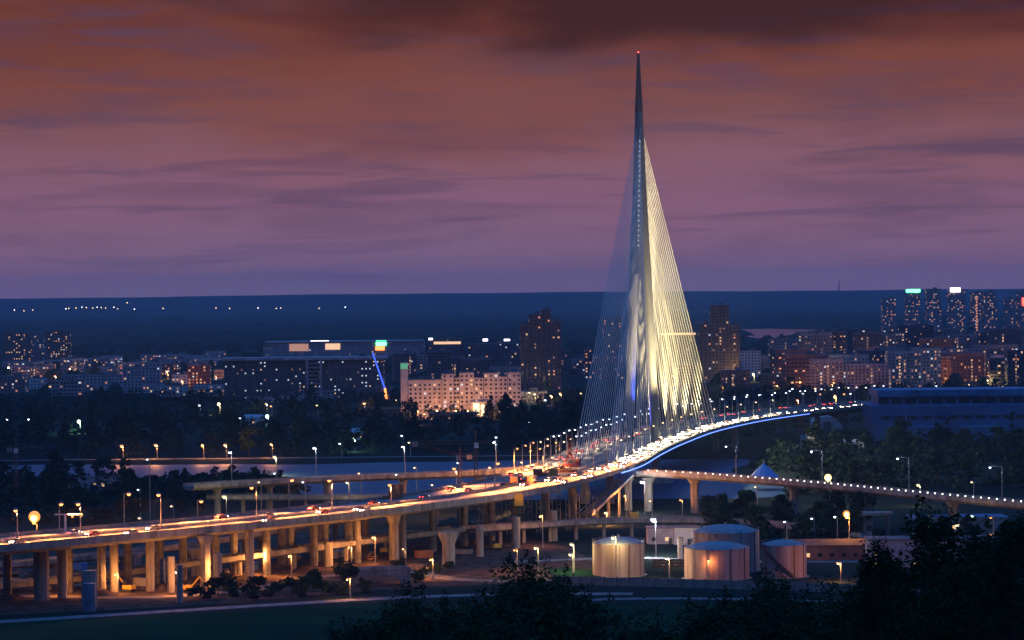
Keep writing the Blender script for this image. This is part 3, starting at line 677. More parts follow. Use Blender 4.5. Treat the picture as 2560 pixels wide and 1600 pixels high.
# far village lamps on the plain
VL = [(36, 775), (60, 777), (82, 775), (165, 772), (172, 771), (190, 770), (205, 768), (216, 769), (232, 770), (243, 768), (253, 769), (264, 770), (285, 768), (294, 772), (318, 757), (336, 773), (408, 771), (574, 771), (645, 770), (691, 771), (702, 770), (863, 768), (798, 771), (540, 770)]
for i, (px, py) in enumerate(VL):
    lo, hi = 13000.0, 14500.0
    for _ in range(30):
        t = (lo + hi) / 2; p = att(px, py, t)
        if p.z - 9 > -5 + (.75 * 87 + 5) * (t - 13000) / 1500: lo = t
        else: hi = t
    lamp((p.x + 3, p.y, p.z - 9), p, 'warm' if i % 3 else 'cool', 'tiny lamp of the far village on the plain, %s from the left' % ordn(sorted(q[0] for q in VL).index(px)), 'far village lamps', 0, .30)

# floodlights of the pylon
def flood(loc, aim, pw, col, label, cone=50, em='e_warm'):
    e = empty('floodlight', loc, label, 'floodlight', 'pylon floodlights'); a = (Vector(aim) - Vector(loc)).normalized()
    mb = MB(); mb.tube((0, 0, 0), (0, 0, 1.0), .25, .2); mb.build('stand', 'galv', e)
    mb = MB(); mb.tube(Vector((0, 0, 1.3)) - a * .7, Vector((0, 0, 1.3)) + a * .3, .35, .75, 12); mb.build('housing', 'darkmetal', e)
    mb = MB(); mb.tube(Vector((0, 0, 1.3)) + a * .3, Vector((0, 0, 1.3)) + a * .36, .68, .68, 12); mb.build('lens', em, e)
    light('SPOT', Vector((0, 0, 1.3)) + a * .6, pw, col, e, .4, a, cone, .7)
def on(d, o, z=.2): return MAIN.off(d, o, z)
ZP = Vector((PY.x, PY.y, 0))
FL = (1, .83, .50)
FC = (1, .80, .42)
flood(on(DP - 8, 19), ZP + Vector((3, 0, 132)), 850000, FL, 'floodlight on the right deck edge beside the pylon aimed at the shaft', 44)
for i, (dd, up, pw) in enumerate(((28, 104, 360000), (62, 92, 280000), (96, 80, 230000), (130, 66, 190000))):
    flood(on(DP + dd, 19), MAIN.at(DP + dd * .72) + Vector((0, 0, up)), pw, FC, '%s cable floodlight beyond the pylon on the right deck edge' % ORD[i], 95)
flood(on(DP - 34, 19), ZP + PN * 5 + Vector((0, 0, 66)), 360000, FL, 'floodlight on the near deck edge aimed at the right pylon leg', 44)
flood(on(DP - 30, -15.0), ZP - PN * 8 + Vector((0, 0, 55)), 80000, FL, 'floodlight on the far carriageway aimed at the left pylon leg', 36)
flood(on(DP - 3, 4.6), ZP - PN * 4.6 + Vector((0, 0, 62)), 520000, (.07, .12, 1), 'blue floodlight between the pylon legs', 30, 'e_blue')

# ------------------------------------------------------------------ storage tanks
def tank(px, py, wpx, h, label, dome=1.8, stair=False, ang=-1.2):
    p = atz(px, py, 0); r = wpx * p.y / FPX / 2; c = Vector((p.x, p.y + r, 0))
    e = empty('storage_tank', c, label, 'storage tank', 'storage tanks'); n = 48
    nseg = 16
    for k in range(nseg):                        # wall of upright plates with recessed seams
        a0, a1 = 2 * math.pi * k / nseg + .006, 2 * math.pi * (k + 1) / nseg - .006
        mb = MB(); rings = []
        for z in (0.05, h * .33, h * .66, h):
            out = [(r * math.cos(a0 + (a1 - a0) * j / 4), r * math.sin(a0 + (a1 - a0) * j / 4), z) for j in range(5)]
            inn = [((r - .12) * math.cos(a0 + (a1 - a0) * j / 4), (r - .12) * math.sin(a0 + (a1 - a0) * j / 4), z) for j in range(4, -1, -1)]
            rings.append(out + inn)
        mb.loft(rings); mb.build('wall_plate', 'tankwall', e)
    mb = MB(); mb.lathe((0, 0, 0), [(r - .08, 0), (r - .08, h - .05)], n); mb.build('shell', 'rust', e)
    mb = MB(); mb.lathe((0, 0, h + .003), [(r + .12, 0), (r + .05, .12), (r * .75, dome * .5), (r * .45, dome * .83), (r * .18, dome * .98), (.3, dome)], n); rf = mb.build('roof', 'tankroof', e)
    mb = MB()
    for k in range(24):
        a = 2 * math.pi * k / 24; mb.tube((r * math.cos(a), r * math.sin(a), h + .1), (r * math.cos(a), r * math.sin(a), h + 1.1), .05, n=4)
        b = 2 * math.pi * (k + 1) / 24; mb.tube((r * math.cos(a), r * math.sin(a), h + 1.1), (r * math.cos(b), r * math.sin(b), h + 1.1), .05, n=4)
    mb.build('roof_railing', 'galv', rf)
    mb = MB(); mb.tube((0, 0, h + dome - .1), (0, 0, h + dome + .7), .4, .35); mb.build('vent', 'galv', rf)
    for a in (ang, ang + .55):
        mb = MB(); mb.tube((r * 1.015 * math.cos(a), r * 1.015 * math.sin(a), .1), (r * 1.015 * math.cos(a), r * 1.015 * math.sin(a), h + .6), .13, n=6); mb.build('pipe', 'rust', e)
    if stair:
        mb = MB(); N_ = 30
        for i in range(N_):
            f = i / N_; a = -2.75 + 1.55 * f; z = h * (1 - f)
            mb.box(((r + .5) * math.cos(a), (r + .5) * math.sin(a), z - .1), (.9, 1.0, .35), a)
        mb.build('spiral_stair', 'darkmetal', e)
    mb = MB(); mb.lathe((0, 0, -.3), [(r + .9, 0), (r + .9, .34), (r + .3, .36)], n); mb.build('foundation', 'concrete', e)
    return e
tank(1549, 1443, 131, 10.2, 'pale steel storage tank standing alone on the left of the tank farm')
tank(1798, 1453, 164, 9.6, 'wide front storage tank lit orange by a lamp on its wall')
tank(1822, 1432, 168, 12.4, 'taller storage tank directly behind the wide front tank', 2.2)
tank(1966, 1446, 113, 10.0, 'rightmost pinkish storage tank with a dark spiral stair', 1.4, True)
p = atz(1767, 1398, 6.3); lamp((p.x, p.y - 6.5, 0), (p.x, p.y - 7.2, 6.6), 'orange', 'orange lamp right in front of the wide front storage tank', None, 1300, .38)
# valve house, pipe rack, silo behind the tanks
def simple_house(name, label, cat, px, py, w, dth, h, wall, roof='roofgrey', rise=0.0, rz=0.0, group=None, win=(), lit='w_warm'):
    p = atz(px, py, 0); e = empty(name, p, label, cat, group, rz)
    MB().box((0, dth / 2, 0), (w, dth, h)).build('wall', wall, e)
    mb = MB()
    if rise:
        a, b = w / 2 + .4, dth + .4
        mb.loft([[(-a, -.4, h), (-a, b / 2, h + rise), (-a, b, h), (-a, b, h - .25), (-a, b / 2, h + rise - .3), (-a, -.4, h - .25)], [(a, -.4, h), (a, b / 2, h + rise), (a, b, h), (a, b, h - .25), (a, b / 2, h + rise - .3), (a, -.4, h - .25)]])
    else: mb.box((0, dth / 2, h + .003), (w + .6, dth + .6, .4))
    mb.build('roof', roof, e)
    k = max(1, int(w / 4)); wm = MB().box((0, 0, 0), (1.4, .12, 1.3)).mesh('window', 'glass'); wl = MB().box((0, 0, 0), (1.4, .12, 1.3)).mesh('window', lit)
    for f in range(max(1, int(h / 3.2))):
        for i in range(k):
            inst('window', wl if random.random() < .25 and win is not None else wm, e, (-w / 2 + w * (i + .5) / k, -.03, 1.1 + f * 3.1))
    MB().box((w * .08, -.04, .02), (1.2, .14, 2.1)).build('door', 'darkmetal', e)
    return e
simple_house('pump_house', 'small pale building between the left tank and the tall tank', 'building', 1668, 1360, 14, 8, 5.5, 'lilacwall')
simple_house('pump_house', 'small pale building just left of the tall storage tank', 'building', 1718, 1362, 9, 7, 6.0, 'whitewall')
p = atz(1701, 1400, 0); e = empty('vent_stack', p, 'slim pale vertical stack left of the front tank', 'stack'); MB().tube((0, 0, 0), (0, 0, 7.5), .9, .8, 12).build('shaft', 'whitewall', e); MB().tube((0, 0, 7.5), (0, 0, 7.9), 1.0, 1.0, 12).build('cap', 'galv', e)
p = atz(1678, 1432, 0); e = empty('pipe_rack', p, 'rusty pipe rack with valves between the left and front tanks', 'pipe rack')
for x in (-4, 0, 4): MB().box((x, 0, 0), (.35, .35, 4.2)).build('post', 'rust', e)
for z in (2.2, 3.2, 4.1): MB().tube((-6, 0, z), (6, 0, z), .28).build('pipe', 'rust', e)
for x in (-2, 2): MB().tube((x, 0, 0), (x, -.4, 3.4), .22).build('riser', 'rust', e)
for x in (-2.6, 1.4): MB().lathe((x, -.5, 2.4), [(.5, 0), (.55, .1), (.5, .2)], 10).build('valve', 'yellowpaint', e)
# concrete wall of the tank farm, made of panels
wp = Path([(12, 862, 0), (26, 858, 0), (50, 850, 0), (80, 838, 0), (112, 824, 0), (140, 812, 0)])
wl = empty('perimeter_wall', wp.at(wp.len / 2), 'long blue-grey panel wall in front of the storage tanks', 'wall'); k = int(wp.len / 4)
pm = MB().box((0, 0, 0), (3.84, .22, 2.6)).mesh('panel', 'concrete'); po = MB().box((0, 0, 0), (.32, .4, 2.9)).mesh('post', 'concrete_dark')
for i in range(k):
    c, t_, _ = wp.fr((i + .5) * 4); q = c - wl.location; inst('panel', pm, wl, (q.x, q.y, 0), math.atan2(t_.y, t_.x))
    c, t_, _ = wp.fr(i * 4); q = c - wl.location; inst('post', po, wl, (q.x, q.y, 0), math.atan2(t_.y, t_.x))
# small old arch bridge
p = atz(947, 1464, 0); ab = empty('arch_bridge', p, 'small old arched bridge lit orange beside the bushes', 'bridge', rz=.18)
for yy in (0, 5.2):
    mb = MB(); n = 18; top = [(-10 + 20 * i / n, 4.4) for i in range(n + 1)]; bot = [(x, max(0.1, 3.4 * math.sqrt(max(0, 1 - (x / 7.2) ** 2))) if abs(x) < 7.2 else .1) for x, _ in top]
    mb.loft([[(a[0], yy, b_[1]), (a[0], yy, a[1]), (a[0], yy + .8, a[1]), (a[0], yy + .8, b_[1])] for a, b_ in zip(top, bot)]); mb.build('arch_rib', 'concrete', ab)
    for x in (-8.4, 8.4): MB().box((x, yy + .4, -.5), (2.2, 1.1, 5.6)).build('abutment', 'concrete', ab)
    MB().box((0, yy + .4, 4.6), (20, .4, .9)).build('parapet', 'concrete', ab)
MB().box((0, 3, 4.402), (22, 6, .25)).build('roadway', 'dirt_road', ab)
# depot canopy and long red roof at right
p = atz(2150, 1345, 0); e = empty('depot_canopy', p, 'orange-lit open canopy on posts under the glaring depot lamp', 'canopy')
MB().box((2, 3, 8.2), (20, 8, .9)).build('roof', 'concrete', e)
for x in (-6.5, 2, 10.5):
    for y in (0, 6): MB().box((x, y, 0), (.6, .6, 8.2)).build('post', 'concrete', e)
MB().box((-5, 3, 0), (4, 4, 5)).build('kiosk', 'orangepaint', e)
simple_house('long_shed', 'long low shed with a red roof right of the storage tanks', 'shed', 2140, 1400, 44, 12, 5.0, 'brickwall', 'rooftile', 1.6)
simple_house('depot_office', 'grey depot block with rows of small windows behind the right trees', 'building', 2330, 1420, 40, 12, 9.0, 'lilacwall')
simple_house('blue_shed', 'blue shed partly hidden behind the right trees', 'shed', 2400, 1352, 34, 14, 8.0, 'bluehall', 'blueroof')

# ------------------------------------------------------------------ city buildings
def building(label, px0, px1, t, h, wall, lit=.14, depth=14, group=None, name='apartment_block', cat='building', rz=0.0, mats=('w_warm', 'w_cool', 'w_orange', 'w_dim'), fw=3.0, win=(1.5, 1.4), step=None, bal=False, roofm='roofgrey', stair=False, singles=False, weights=(4, 2, 3, 7)):
    a, b = att(px0, 800, t), att(px1, 800, t); w = b.x - a.x
    e = empty(name, ((a.x + b.x) / 2, t, 0), label, cat, group, rz)
    vols = step or [(-.5, .5, h)]
    mb = MB(); rf = MB(); dw = MB(); lw = MB(); bl = MB(); sw = []
    for f0, f1, hh in vols:
        x0, x1 = f0 * w, f1 * w; ww = x1 - x0; xc = (x0 + x1) / 2
        dd = depth - .4 * abs(f0 + f1); mb.box((xc, dd / 2, 0), (ww - .02, dd, hh))
        rf.box((xc, dd / 2, hh + .003), (ww + .3, dd + .3, .5)); rf.box((xc + ww * .12, dd / 2, hh + .51), (min(6, ww * .4), 5, 2.4))
        nf = max(1, int(hh / fw)); nc = max(1, int(ww / 3.3))
        for f in range(nf):
            z = f * fw + .9
            if bal and f: bl.box((xc, -.55, f * fw), (ww * .92, 1.1, .9))
            for c in range(nc):
                x = x0 + ww * (c + .5) / nc
                if random.random() < lit: (lw if not singles else MB()).box((x, -.04, z), (win[0], .16, win[1]), 0, random.choices(range(4), weights)[0]); on_ = True
                else: dw.box((x, -.03, z), (win[0], .12, win[1])); on_ = False
            sx = x0 if xc + e.location.x > 0 else x1
            for c in range(int(dd / 3.6)):
                y = dd * (c + .5) / max(1, int(dd / 3.6))
                if random.random() < lit * .8: lw.box((sx, y, z), (.16, win[0], win[1]), 0, random.choices(range(4), weights)[0])
                else: dw.box((sx, y, z), (.12, win[0], win[1]))
    if stair:
        xs_ = random.uniform(-.3, .3) * w
        for z in range(int(h / fw) - 1): MB().box((xs_, -.3, 1.4 + z * fw), (1.3, .5, fw * .62)).build('stair_window', random.choice(['w_dim', 'w_warm', 'w_dim']), e)
        MB().box((xs_, -.12, 0), (2.6, .3, h + .2)).build('stair_bay', wall, e)
    mb.build('wall', wall, e); rf.build('roof', roofm, e)
    if dw.v: dw.build('window', 'glass', e)['kind'] = 'stuff'
    if lw.v: lw.build('lit_window', list(mats), e)['kind'] = 'stuff'
    if bl.v: bl.build('balcony', wall, e)['kind'] = 'stuff'
    return e
def disp(x): return x * D2
# named blocks, left to right (x in the 2419-wide view)
GL = 'slab blocks at the far left'
building('reddish slab block at the far left, left one of the pair above the roofs', disp(12), disp(72), 3900, 41, 'brownwall', .22, 14, GL, weights=(4, 2, 6, 3))
building('narrow slab block between the two reddish slabs at the far left', disp(74), disp(103), 3950, 36, 'greywall', .12, 14, GL)
building('reddish slab block at the far left, right one of the pair above the roofs', disp(106), disp(165), 3900, 43, 'brownwall', .25, 14, GL, weights=(4, 2, 6, 3))
building('lilac-grey block with few lit windows above the left tree belt', disp(290), disp(377), 2600, 29, 'lilacwall', .05, 16, None, step=[(-.5, .1, 24), (.1, .5, 29)])
building('long low grey block left of the lilac-grey block', disp(150), disp(288), 2680, 15, 'lilacwall', .05, 14)
building('small reddish block with orange-lit balconies right of the lilac block', disp(442), disp(495), 2750, 22, 'brickwall', .30, 12, bal=True, weights=(3, 1, 6, 3))
building('low grey block in front of the dark hall, left part', disp(500), disp(560), 2500, 14, 'darkwall', .08)
hall = building('long dark office hall with a flat roof and specks of white light', disp(528), disp(905), 2420, 33, 'darkwall', .17, 30, None, 'office_hall', weights=(1, 8, 0, 2), win=(1.1, 1.1))
wv = (att(disp(905), 800, 2420).x - att(disp(528), 800, 2420).x)
MB().box((0, 14, 33.6), (wv + 5, 36, 2.2)).build('roof_slab', 'lilacwall', hall)
x = att(disp(741), 800, 2420).x - hall.location.x
for s_ in (-1, 1): MB().box((x + s_ * 6.0, -2.6, 0), (1.6, 5, 33.4)).build('stair_tower_fin', 'lilacwall', hall)
for z in range(9): MB().box((x, -2.4, 2 + z * 3.5), (10.2, 4.4, 1.2)).build('stair_landing', 'greywall', hall)
arena = building('wide arena with glowing panels under its flat roof behind the dark hall', disp(622), disp(1000), 3700, 26, 'lilacwall', .03, 60, None, 'arena')
def glow(parent, x0, x1, z0, z1, m, y=-.4, d_=.6, name='glowing_panel'):
    MB().box(((x0 + x1) / 2, y, z0), (x1 - x0, d_, z1 - z0)).build(name, m, parent)
ax0 = arena.location.x
def axx(p, e, t): return att(disp(p), 800, t).x - e.location.x
glow(arena, axx(683, arena, 3700), axx(728, arena, 3700), 15.5, 25, 'e_paneldim'); glow(arena, axx(768, arena, 3700), axx(803, arena, 3700), 17, 25, 'e_panel')
glow(arena, axx(733, arena, 3700), axx(776, arena, 3700), 27.2, 29.2, 'e_signwhite', 1, 1, 'roof_sign')
glow(arena, axx(888, arena, 3700), axx(912, arena, 3700), 22, 28.5, 'e_signgreen', -.8, 1, 'green_sign'); glow(arena, axx(886, arena, 3700), axx(908, arena, 3700), 15.5, 21, 'e_signorange', -.8, 1, 'orange_sign')
MB().box((0, 30, 26.6), (210, 66, 1.6)).build('roof_slab', 'lilacwall', arena)
b6 = building('dark block with bright light bands along its top floor', disp(1012), disp(1095), 3300, 36, 'darkwall', .05)
glow(b6, axx(1012, b6, 3300), axx(1022, b6, 3300), 35, 37.5, 'e_signwhite'); glow(b6, axx(1024, b6, 3300), axx(1088, b6, 3300), 30, 33, 'e_panel', name='light_band')
b6b = building('low dark block with short white light strips left of the brown tower', disp(1105), disp(1225), 3300, 30, 'darkwall', .10, weights=(2, 6, 1, 3))
glow(b6b, axx(1140, b6b, 3300), axx(1152, b6b, 3300), 33.0, 36, 'e_signwhite'); glow(b6b, axx(1190, b6b, 3300), axx(1204, b6b, 3300), 33, 35.5, 'e_signwhite')
building('tall brown stepped tower left of the bridge pylon', disp(1228), disp(1325), 2500, 72, 'brownwall', .13, 24, 'tall brown towers', 'tower_block', step=[(-.5, -.28, 62), (-.28, .02, 70), (.02, .26, 74), (.26, .5, 64)], weights=(4, 2, 5, 6))
building('tall brown stepped tower right of the bridge cables', disp(1652), disp(1747), 2750, 70, 'brownwall', .09, 24, 'tall brown towers', 'tower_block', step=[(-.5, -.2, 58), (-.2, .24, 75), (.24, .5, 56)], weights=(4, 3, 3, 6))
building('tower half hidden behind the left stay cables', disp(1425), disp(1468), 3000, 62, 'brownwall', .14, 18, 'tall brown towers', 'tower_block', weights=(4, 1, 6, 4))
building('slim dark block with a column of orange windows left of the cables', disp(1380), disp(1398), 2900, 30, 'darkwall', .3, weights=(2, 1, 8, 2))
hb = building('block behind the right stay cables with a glowing orange top band', disp(1560), disp(1645), 2800, 46, 'darkwall', .06)
glow(hb, axx(1562, hb, 2800), axx(1643, hb, 2800), 46.0, 48.2, 'e_panel', name='light_band')
# white hospital-like complex, windows one by one
wh = empty('white_complex', atz(disp(1088), 1042, 0), 'floodlit white building complex with stepped roofs on the far bank', 'building'); T0 = wh.location.y
wmesh = MB().box((0, 0, 0), (1.5, .2, 1.4)).mesh('window', 'glass'); wlit = [MB().box((0, 0, 0), (1.5, .24, 1.4)).mesh('window', q) for q in ('w_warm', 'w_dim', 'w_cool')]
for i, (x0, x1, yt, dep, wm_) in enumerate([(945, 962, 857, 10, 'whitewall'), (963, 1042, 898, 14, 'whitewall'), (1043, 1070, 884, 16, 'whitewall'), (1071, 1083, 893, 14, 'whitewall'), (1084, 1118, 881, 16, 'whitewall'), (1119, 1140, 893, 14, 'whitewall'), (1141, 1176, 882, 17, 'whitewall'), (1177, 1197, 890, 14, 'whitewall'), (1198, 1229, 880, 18, 'whitewall')]):
    a, b = axx(x0, wh, T0), axx(x1, wh, T0); h = att(disp(x0), yt * D2, T0).z; y0 = -.6 * (i % 3)
    MB().box(((a + b) / 2, y0 + dep / 2, 0), (b - a - .02, dep, h)).build('wall', wm_, wh)
    rf = MB().box(((a + b) / 2, y0 + dep / 2, h + .003), (b - a + .2, dep + .4, .5)); rf.box(((a + b) / 2, y0 + dep / 2, h + .51), ((b - a) * .4, 4, 2)); rf.build('roof', 'roofgrey', wh)
    if i == 0: glow(wh, a, b, h - 4.5, h - .5, 'e_signgreen', y0 - .1, .3, 'green_sign'); bpy.data.objects['green_sign' if 'green_sign.001' not in bpy.data.objects else 'green_sign.001'].data.materials[0] = emat('e_greendim', (.2, 1, .55), .35)
    else:
        nc = max(2, int((b - a) / 3.1))
        for f in range(int(h / 3.1)):
            for c in range(nc): inst('window', random.choice(wlit) if random.random() < .16 else wmesh, wh, (a + (b - a) * (c + .5) / nc, y0 - .02, 1 + f * 3.1))
a, b = axx(1112, wh, T0), axx(1152, wh, T0); MB().box(((a + b) / 2, -5, 0), (b - a, 8, 11)).build('entrance_hall', 'whitewall', wh); glow(wh, a + 1.5, (a + b) / 2 - .5, 1, 10, 'e_floodlit_wall', -9.1, .3); glow(wh, (a + b) / 2 + .8, b - 3, 1, 9, 'e_floodlit_wall', -9.1, .3)  # panels glow by emission in place of light on a floodlit wall
for px, pw in ((985, 8000), (1030, 9000), (1075, 14000), (1105, 14000), (1160, 15000), (1200, 14000)):
    gl(disp(px), 1026, 'orange', 'orange forecourt lamp before the white complex, %s from the left' % ORD[[985, 1030, 1075, 1105, 1160, 1200].index(px)], 6, pw, .4, 'forecourt lamps')
simple_house('red_annex', 'low red-brick annex in front of the white complex, right part', 'building', disp(1070), 1052, 34, 10, 5, 'brickwall', 'rooftile', 1.2)
simple_house('red_annex', 'low red-brick annex left of the thin white slab', 'building', disp(905), 1040, 30, 10, 5, 'brickwall', 'rooftile', 1.2)
building('pinkish white office block with dark window bands right of the brown tower', disp(1750), disp(1796), 2900, 27, 'whitewall', .06, 14)
# generic rows of blocks
def rowfill(n, x0, x1, t0, t1, h0, h1, wlo, whi, walls, lit, label, group, wts=(4, 2, 3, 7), rzs=.25):
    for i in range(n):
        px = x0 + (x1 - x0) * (i + random.random() * .8) / n; w = random.uniform(wlo, whi); t = random.uniform(t0, t1)
        building(label + ', %s from the left' % ordn(i), disp(px), disp(px) + w * FPX / t, t, random.uniform(h0, h1), random.choice(walls), lit * random.uniform(.5, 1.5), random.uniform(11, 15), group, rz=random.uniform(-rzs, rzs), weights=wts, bal=random.random() < .5, win=random.choice([(1.5, 1.4), (2.3, 1.4), (1.2, 1.7), (1.8, 1.2)]), fw=random.choice([2.9, 3.1, 3.4]), stair=random.random() < .4)
rowfill(20, -10, 640, 3000, 3700, 11, 19, 24, 60, ['whitewall', 'lilacwall', 'lilacwall', 'brickwall'], .30, 'low city block with mixed lit windows in the left quarter', 'low blocks of the left quarter', (4, 2, 6, 6))
rowfill(12, -10, 520, 2450, 2900, 9, 16, 22, 44, ['lilacwall', 'whitewall', 'greywall'], .16, 'low grey block near the left tree belt', 'low blocks by the left tree belt')
rowfill(13, 900, 1440, 2650, 3300, 16, 34, 22, 44, ['darkwall', 'greywall', 'darkwall'], .13, 'dark apartment block with scattered lights behind the white complex', 'dark blocks behind the white complex', (3, 3, 2, 7))
rowfill(9, 1560, 1840, 2500, 3100, 12, 24, 22, 40, ['darkwall', 'greywall', 'brownwall'], .14, 'dark block with scattered lights behind the bridge deck', 'dark blocks behind the bridge deck', (4, 2, 3, 5))
rowfill(22, 1815, 2430, 2450, 2750, 24, 36, 24, 44, ['brownwall', 'greywall', 'darkwall', 'lilacwall'], .22, 'crowded block with many lit windows in the right quarter', 'front blocks of the right quarter', (5, 2, 4, 9))
rowfill(18, 1800, 2430, 2900, 3400, 34, 47, 24, 44, ['darkwall', 'brownwall', 'greywall'], .14, 'dark apartment block in the rear rows of the right quarter', 'rear blocks of the right quarter', (4, 2, 3, 8))
rowfill(14, 560, 1240, 2250, 2500, 5, 9, 14, 30, ['greywall', 'darkwall', 'lilacwall'], .08, 'low house half hidden in the trees of the far bank', 'low houses of the far bank')
GT = 'far tower blocks at the right'
for i, (x0, x1, yt, lt) in enumerate([(2085, 2117, 703, .18), (2141, 2174, 690, .16), (2190, 2224, 683, .16), (2242, 2281, 684, .18), (2297, 2318, 691, .22), (2324, 2356, 689, .16), (2404, 2440, 688, .16), (2376, 2398, 705, .08)]):
    h = att(disp(x0), yt * D2, 5000).z
    tb = building('far tower block on the right skyline, %s' % ['leftmost one', 'the one with a green roof sign', 'tallest one between the green and white signs', 'the one with a white roof sign', 'slim one with a lit stair column', 'just right of the lit stair column', 'red sign at the frame edge', 'low one before the red sign'][i], disp(x0), disp(x1), 5000, h, 'greywall', lt, 20, GT, 'tower_block', win=(1.7, 1.6), weights=(3, 1, 6, 3))
    w = (disp(x1) - disp(x0)) * 5000 / FPX
    if i == 1: glow(tb, -w / 2, w / 2, h - .5, h + 5, 'e_signgreen', -.8, 1, 'roof_sign')
    if i == 3: glow(tb, -w * .42, w * .2, h - 5, h + 3.5, 'e_signwhite', -.8, 1, 'roof_sign')
    if i == 6: glow(tb, -w * .2, w * .5, h - 26, h - 12, 'e_signred', -.8, 1, 'red_sign')
    if i == 4:
        for z in range(14): glow(tb, -1.2, 1.2, 8 + z * 5, 11 + z * 5, 'w_orange', -.5, .5, 'stair_window')
building('low framed block on the right skyline beside the pale far river', disp(1972), disp(2066), 4700, 22, 'lilacwall', .02, 18)
# blue industrial hall
bh = empty('industrial_hall', (265, 1660, 0), 'long blue industrial hall on the right bank beyond the bridge end', 'building')
bx0, bx1 = 213 - 265, 330 - 265
MB().box(((bx0 + bx1) / 2, 25, 0), (bx1 - bx0, 50, 20)).build('wall', 'bluehall', bh)
MB().box(((bx0 + bx1) / 2, 27, 20.003), (bx1 - bx0 + 1, 52, .8)).build('roof', 'blueroof', bh)
MB().box(((bx0 + bx1) / 2 + 2, 28, 20.81), (bx1 - bx0 - 6, 36, 5.0)).build('clerestory', 'bluehall', bh)
MB().box(((bx0 + bx1) / 2 + 2, 28, 25.82), (bx1 - bx0 - 4, 40, 3.8)).build('upper_roof', 'blueroof', bh)
for i in range(29):
    x = bx0 + 2 + i * 4
    if x < bx1 - 1: MB().box((x, -.12, .5), (.35, .3, 19)).build('wall_rib', 'bluehall', bh)
for i in range(14):
    x = bx0 + 8 + i * 8
    if x < bx1 - 6: MB().box((x, 9.9, 21.6), (6.4, .3, 3)).build('window', 'glass', bh); MB().box((x, -.1, 12.5), (6.4, .3, 2.2)).build('window', 'glass', bh)
for x0_, w_ in ((8, 30), (52, 26)): MB().box((bx0 + x0_ + w_ / 2, -6, 0), (w_, 11.5, 8)).build('annex', 'bluehall', bh); MB().box((bx0 + x0_ + w_ / 2, -6, 8.003), (w_ + .6, 12.3, .5)).build('annex_roof', 'blueroof', bh)
# sheds, tents and houses between the trees
def arch_shed(px, py, w, dth, h, label, m='tarp'):
    p = atz(px, py, 0); e = empty('arched_shed', p, label, 'shed'); n = 14
    arc = [(w / 2 * math.cos(math.pi * i / n), h * math.sin(math.pi * i / n)) for i in range(n + 1)]
    mb = MB(); mb.loft([[(x, y, z) for x, z in arc] for y in (0, dth)], closed=False, smooth=True); mb.build('roof', m, e)
    mb = MB(); mb.add([(x, .3, z) for x, z in arc], [tuple(range(n + 1))]); mb.add([(x, dth - .3, z) for x, z in arc], [tuple(range(n + 1))]); mb.build('end_wall', 'lilacwall', e)
    MB().box((0, .1, 0), (w * .25, .3, h * .55)).build('door', 'darkmetal', e)
arch_shed(2068, 1072, 20, 26, 8, 'pale arched shed roof below the far end of the bridge')
simple_house('white_house', 'white house among the trees right of the bridge', 'house', 2028, 1122, 11, 9, 5.5, 'lilacwall', 'roofgrey', 2.2)
simple_house('white_house', 'low pale shed among the dark trees far right of the bridge', 'house', 2135, 1120, 12, 7, 3.6, 'whitewall', 'tarp', 1.2)
simple_house('white_house', 'small pale house on the far bank beneath the dark hall', 'house', 885, 1100, 14, 9, 5, 'whitewall', 'tarp', 2)
simple_house('white_house', 'pale roofed house on the far bank left of the greenish lamp', 'house', 845, 1088, 12, 9, 4.5, 'lilacwall', 'tarp', 1.6)
simple_house('white_house', 'pale boathouse on the far bank near the white-green lamp', 'house', 640, 1062, 16, 9, 5, 'whitewall', 'tarp', 2)
simple_house('site_shed', 'flat lilac shed roof among the trees behind the left lamps', 'shed', 225, 1222, 24, 10, 5, 'lilacwall')
p = atz(1910, 1215, 0); e = empty('marquee_tent', p, 'glowing blue tent behind the curved ramp', 'tent')
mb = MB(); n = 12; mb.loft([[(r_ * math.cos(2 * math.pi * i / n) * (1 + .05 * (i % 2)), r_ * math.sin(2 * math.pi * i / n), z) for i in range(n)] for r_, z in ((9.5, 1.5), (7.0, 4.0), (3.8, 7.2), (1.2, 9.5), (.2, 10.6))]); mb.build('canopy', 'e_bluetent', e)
MB().tube((0, 0, 0), (0, 0, 11.2), .15).build('mast', 'galv', e)
for k in range(6): MB().tube((9.4 * math.cos(k * 1.047), 9.4 * math.sin(k * 1.047), 0), (9.3 * math.cos(k * 1.047), 9.3 * math.sin(k * 1.047), 1.6), .12).build('pole', 'galv', e)
# leaning blue-lit mast with an orange-lit foot on the far bank
p = atz(962, 1000, 0); e = empty('amusement_mast', p, 'leaning mast wrapped in blue lights with an orange glowing foot', 'mast')
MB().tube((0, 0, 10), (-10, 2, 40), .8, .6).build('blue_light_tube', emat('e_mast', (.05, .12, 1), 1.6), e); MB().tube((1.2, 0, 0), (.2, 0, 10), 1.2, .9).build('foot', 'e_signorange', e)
for s_ in (-1, 1): MB().tube((s_ * 4, 2, 0), (-2, 1, 16), .3).build('strut', 'galv', e)
# radio mast on the horizon
p = att(disp(1982), 725, 11000); p.z = 0; e = empty('radio_mast', p, 'thin radio mast on the far horizon', 'mast')
hm = att(disp(1982), disp(662), 11000).z
for s_ in ((-1, -1), (1, -1), (1, 1), (-1, 1)): MB().tube((s_[0] * 4, s_[1] * 4, 0), (s_[0] * .8, s_[1] * .8, hm), 1.1, .6).build('leg', 'darkmetal', e)
for z in range(8): MB().box((0, 0, hm * z / 8), (9 - z * .9, 9 - z * .9, 1.0)).build('brace', 'darkmetal', e)

